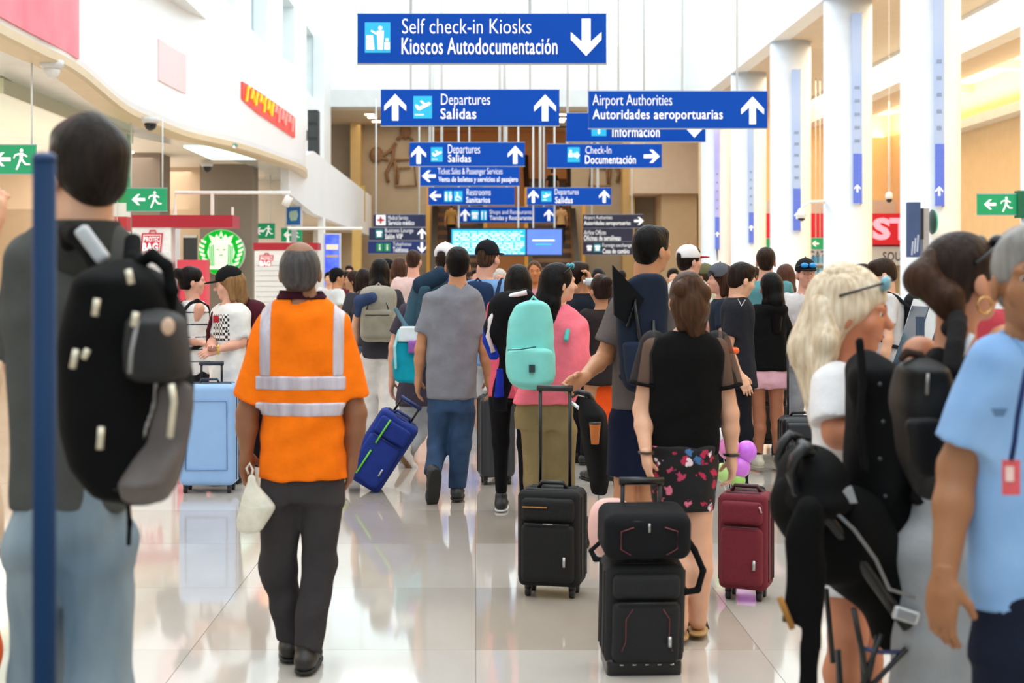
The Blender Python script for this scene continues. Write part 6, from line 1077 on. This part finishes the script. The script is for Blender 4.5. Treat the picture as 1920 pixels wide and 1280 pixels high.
# balloons
for x, y, rr, c_, lb in ((1366, 838, 21, '#f08ad0', 'pink balloon beside the wrist of the floral woman'), (1400, 846, 19, '#d070e8', 'purple balloon highest at the right of the bunch'), (1388, 875, 19, '#d878e4', 'violet balloon low in the bunch above the red suitcase'), (1356, 885, 16, '#b8e08a', 'pale green balloon at the left of the bunch'), (1384, 900, 14, '#a8d870', 'green balloon just above the red suitcase'), (1352, 815, 12, '#f4f2f6', 'white balloon at the top left of the bunch')):
    dd = 9.0; p = P(x, y, dd); t = thing('balloon', lb, 'balloon', p, 'small balloons behind the red suitcase'); r_ = rr*dd/FOC; V, F = nets([E(p, (r_, r_, r_*1.12)), C(p-np.array((0, 0, r_)), p-np.array((0, 0, r_*1.25)), .012, .006)], .012); link('balloon_skin', V, F, M(c_, .2, var=.03), t, True); TB([p-np.array((0, 0, r_*1.25)), (P(1376, 0, dd)[0], dd, .05)], .003, 'string', plas('#dddddd'), t, 5)
t = thing('balloon_weight', 'small foil weight on the floor holding the balloon strings', 'weight', (P(1376, 0, 9)[0], 9.0, 0)); V, F = nets([E((P(1376, 0, 9)[0], 9.0, .03), (.05, .05, .03))], .01); link('weight', V, F, plas('#c8c8d0', .2, .8), t, True)
# left stroller (behind the black suitcase)
dS = 8.3; blk = fab('#0f0f11', .2); q = lambda x, y, e=0: P(x, y, dS, e)
t = thing('stroller', 'black stroller with a silver frame between the pink hoodie and the tall man', 'stroller', q(1120, 940)); V, F = nets([PV([(745, 1088, 1112), (775, 1084, 1136), (830, 1092, 1144), (890, 1104, 1142), (930, 1110, 1138)], dS, .6, hd=.15, rnd=.03)], .012, fold=.005); link('seat', V, F, blk, t, True)
TB([q(1082, 738), q(1100, 742), q(1112, 762), q(1128, 800), q(1150, 860), q(1156, 930), q(1150, 985)], .012, 'frame_tube', plas('#c8ccd0', .25, .8), t); TB([q(1075, 760, .3), q(1100, 780, .3), q(1130, 880, .3), q(1135, 985, .3)], .012, 'frame_tube', plas('#c8ccd0', .25, .8), t); TB([q(1070, 742), q(1082, 734), q(1104, 740), q(1116, 764)], .02, 'handlebar', plas('#141416'), t)
for x, e in ((1148, 0), (1128, .35), (1098, 0)):
    w_ = q(x, 0, e); w_[2] = .09; MB().tube([w_-np.array((.018, 0, 0)), w_+np.array((.018, 0, 0))], .088, 18).go('wheel', plas('#1a1a1c', .5), t, True)
t = thing('cup', 'orange paper cup in the holder of the left stroller', 'cup', q(1111, 826, -.17)); a = q(1111, 826, -.17); MB().lathe(a, [(.022, 0), (.032, .11), (.034, .115)], 18).go('cup_body', M('#d0742a', .5, var=.05), t, True); MB().lathe(a+np.array((0, 0, .115)), [(.035, 0), (.033, .012)], 18).go('lid', plas('#2a2420'), t, True)
# right stroller with coats
dS = 3.72; q = lambda x, y, e=0: P(x, y, dS, e)
t = thing('stroller', 'black folded-looking stroller with round handles in front of the blonde woman', 'stroller', q(1640, 1280)*np.array([1, 1, 0])); fr = plas('#121214', .35)
for e, ox in ((0, 0), (.28, 18)): TB([q(x+ox, y, e) for x, y in ((1528, 848), (1508, 838), (1490, 858), (1484, 888), (1494, 920), (1512, 936), (1560, 980), (1640, 1090), (1702, 1176))], .016, 'frame_tube', fr, t)
TB([q(1503, 845), q(1530, 850, .1), q(1546, 856, .28)], .018, 'handlebar', fr, t)
V, F = nets([E(q(1543, 905, .12), (.085, .17, .085)), E(q(1543, 945, .12), (.1, .2, .05), k=.03)], .011, fold=.003); link('canopy', V, F, M('#070708', .85, 0, .1, 9, .2, spec=.15), t, True)
MB().prism([(q(x, y)[0], q(x, y)[2]) for x, y in ((1545, 930), (1590, 908), (1600, 938), (1560, 940))], 3.68, 3.7).go('side_window', plas('#9a9c9e', .3), t)
V, F = nets([C(q(1540, 960, .12), q(1600, 1020, .12), .09, .13, k=.05), C(q(1600, 1020, .12), q(1680, 1110, .12), .13, .085, k=.05), C(q(1680, 1110, .12), q(1702, 1200, .12), .085, .06, k=.04), C(q(1530, 960, .1), q(1560, 1040, .1), .09, .06, k=.05)], .011, fold=.007, seed=7); link('seat', V, F, M('#070708', .85, 0, .15, 10, .3, spec=.15), t, True)
TB([q(x, y, -.06) for x, y in ((1538, 935), (1590, 985), (1630, 1040), (1655, 1095), (1702, 1110))], .005, 'silver_piping', plas('#7f8286', .3, .5), t, 6); V, F = nets([B(q(1692, 1148, -.03), (.035, .008, .018), np.array([[.95, 0, -.3], [0, 1, 0], [.3, 0, .95]]), r=.006)], .005); link('clasp_plate', V, F, plas('#c9cccf', .3, .6), t, True)
for x0, y0, x1, y1, e in ((1600, 1140, 1630, 1290, 0), (1652, 1188, 1600, 1330, 0), (1668, 1200, 1640, 1330, .1), (1700, 1215, 1610, 1310, 0), (1602, 1150, 1616, 1300, .3)): TB([q(x0, y0, e), q(x1, y1, e)], .008, 'strut', fr, t)
TB([q(1618, 1215), q(1650, 1222), q(1690, 1222)], .006, 'cross_wire', plas('#2c3a66'), t)
for x, e in ((1632, 0), (1680, 0), (1650, .35), (1700, .35)):
    w_ = q(x, 0, e); w_[2] = .085; MB().tube([w_-np.array((.02, 0, 0)), w_+np.array((.02, 0, 0))], .085, 20).go('wheel', plas('#19191b', .5), t, True); TB([w_, w_+np.array((-.02, 0, .42))], .01, 'fork', fr, t)
t = thing('coat', 'black coat with an ochre lining hanging from the stroller handle', 'coat', q(1500, 1280)); V, F = nets([PV([(925, 1500, 1540), (980, 1482, 1560), (1060, 1466, 1560), (1130, 1452, 1532), (1180, 1446, 1500)], 3.6, .4, p=2.2, rnd=.02), PV([(940, 1505, 1540), (1100, 1495, 1530), (1280, 1490, 1530), (1420, 1488, 1526)], 3.58, .5, rnd=.02)], .01, fold=.009, seed=5); ct = link('cloth', V, F, M('#060607', .85, 0, .2, 8, .3, spec=.15), t, True); TB([P(x, y, 3.52) for x, y in ((1462, 1120), (1474, 1150), (1486, 1178))], .008, 'lining_edge', fab('#a8763a'), ct)
t = thing('jacket', 'black quilted jacket bundled in the arms of the blonde woman', 'jacket', q(1650, 960)); V, F = nets([PV([(655, 1600, 1640), (690, 1588, 1690), (730, 1584, 1712), (790, 1590, 1712), (860, 1588, 1718), (940, 1598, 1722), (1040, 1625, 1712), (1090, 1650, 1700)], 3.92, .5, hd=.11, p=2.4, rnd=.03)], .01, fold=.012, seed=11); jk = link('cloth', V, F, M('#09090b', .8, 0, .25, 9, .35, spec=.15), t, True)
for x, y in ((1650, 720), (1656, 790), (1650, 860), (1660, 930)): V, F = nets([E(P(x, y, 3.79), (.006, .005, .006))], .003); link('button', V, F, plas('#4a4a50', .4, .3), jk, True)
strap([P(x, y, 3.8) for x, y in ((1612, 640), (1618, 720), (1612, 800), (1622, 880))], 0, .012, 'sleeve_edge', fab('#0c0c0e'), jk, .008)
# check-in kiosks
def checkin(label, px, d, yt):
    x = P(px, 0, d)[0]; zt = HC+(VY-yt)*d/FOC; t = thing('checkin_kiosk', label, 'kiosk', (x, d, 0), 'self check-in kiosks at right'); wm = plas('#e4e7ea', .3); 
    m = MB(); th = .16
    pr = [(x-.26, .0), (x-.02, 0), (x+.16, zt-.05), (x+.12, zt), (x+.02, zt)]; m.prism([(x+.06, .9), (x+.20, .9), (x+.30, zt), (x+.22, zt+.02)], d-.22, d+.22); m.prism([(x-.22, .0), (x+.16, 0), (x+.20, .9), (x+.02, .9)], d-.2, d+.2); m.go('cabinet', wm, t)
    MB().prism([(x+.055, .93), (x+.07, .93), (x+.215, zt-.03), (x+.2, zt-.03)], d-.19, d+.19).go('touch_screen', plas('#2a3a50', .1), t)
    V, F = nets([E((x+.26, d, zt+.03), (.05, .16, .035))], .012); link('status_light', V, F, M('#30f080', .3, emit=1.6), t, True); MB().box(x+.1, x+.16, d-.225, d-.22, 1.05, 1.3).go('card_reader', plas('#3a4a60'), t); MB().box(x-.24, x+.2, d-.24, d+.24, 0, .03).go('base_plate', plas('#9aa0a6'), t)
checkin('white slanted check-in kiosk with a green light beside the tousled-haired man', 1672, 10.0, 566); checkin('white slanted check-in kiosk nearer the ponytail woman', 1722, 8.6, 578); checkin('white check-in kiosk with a green light right of the hoop earring', 1822, 9.3, 574); checkin('white check-in kiosk half behind the older man at right', 1870, 8.0, 582)
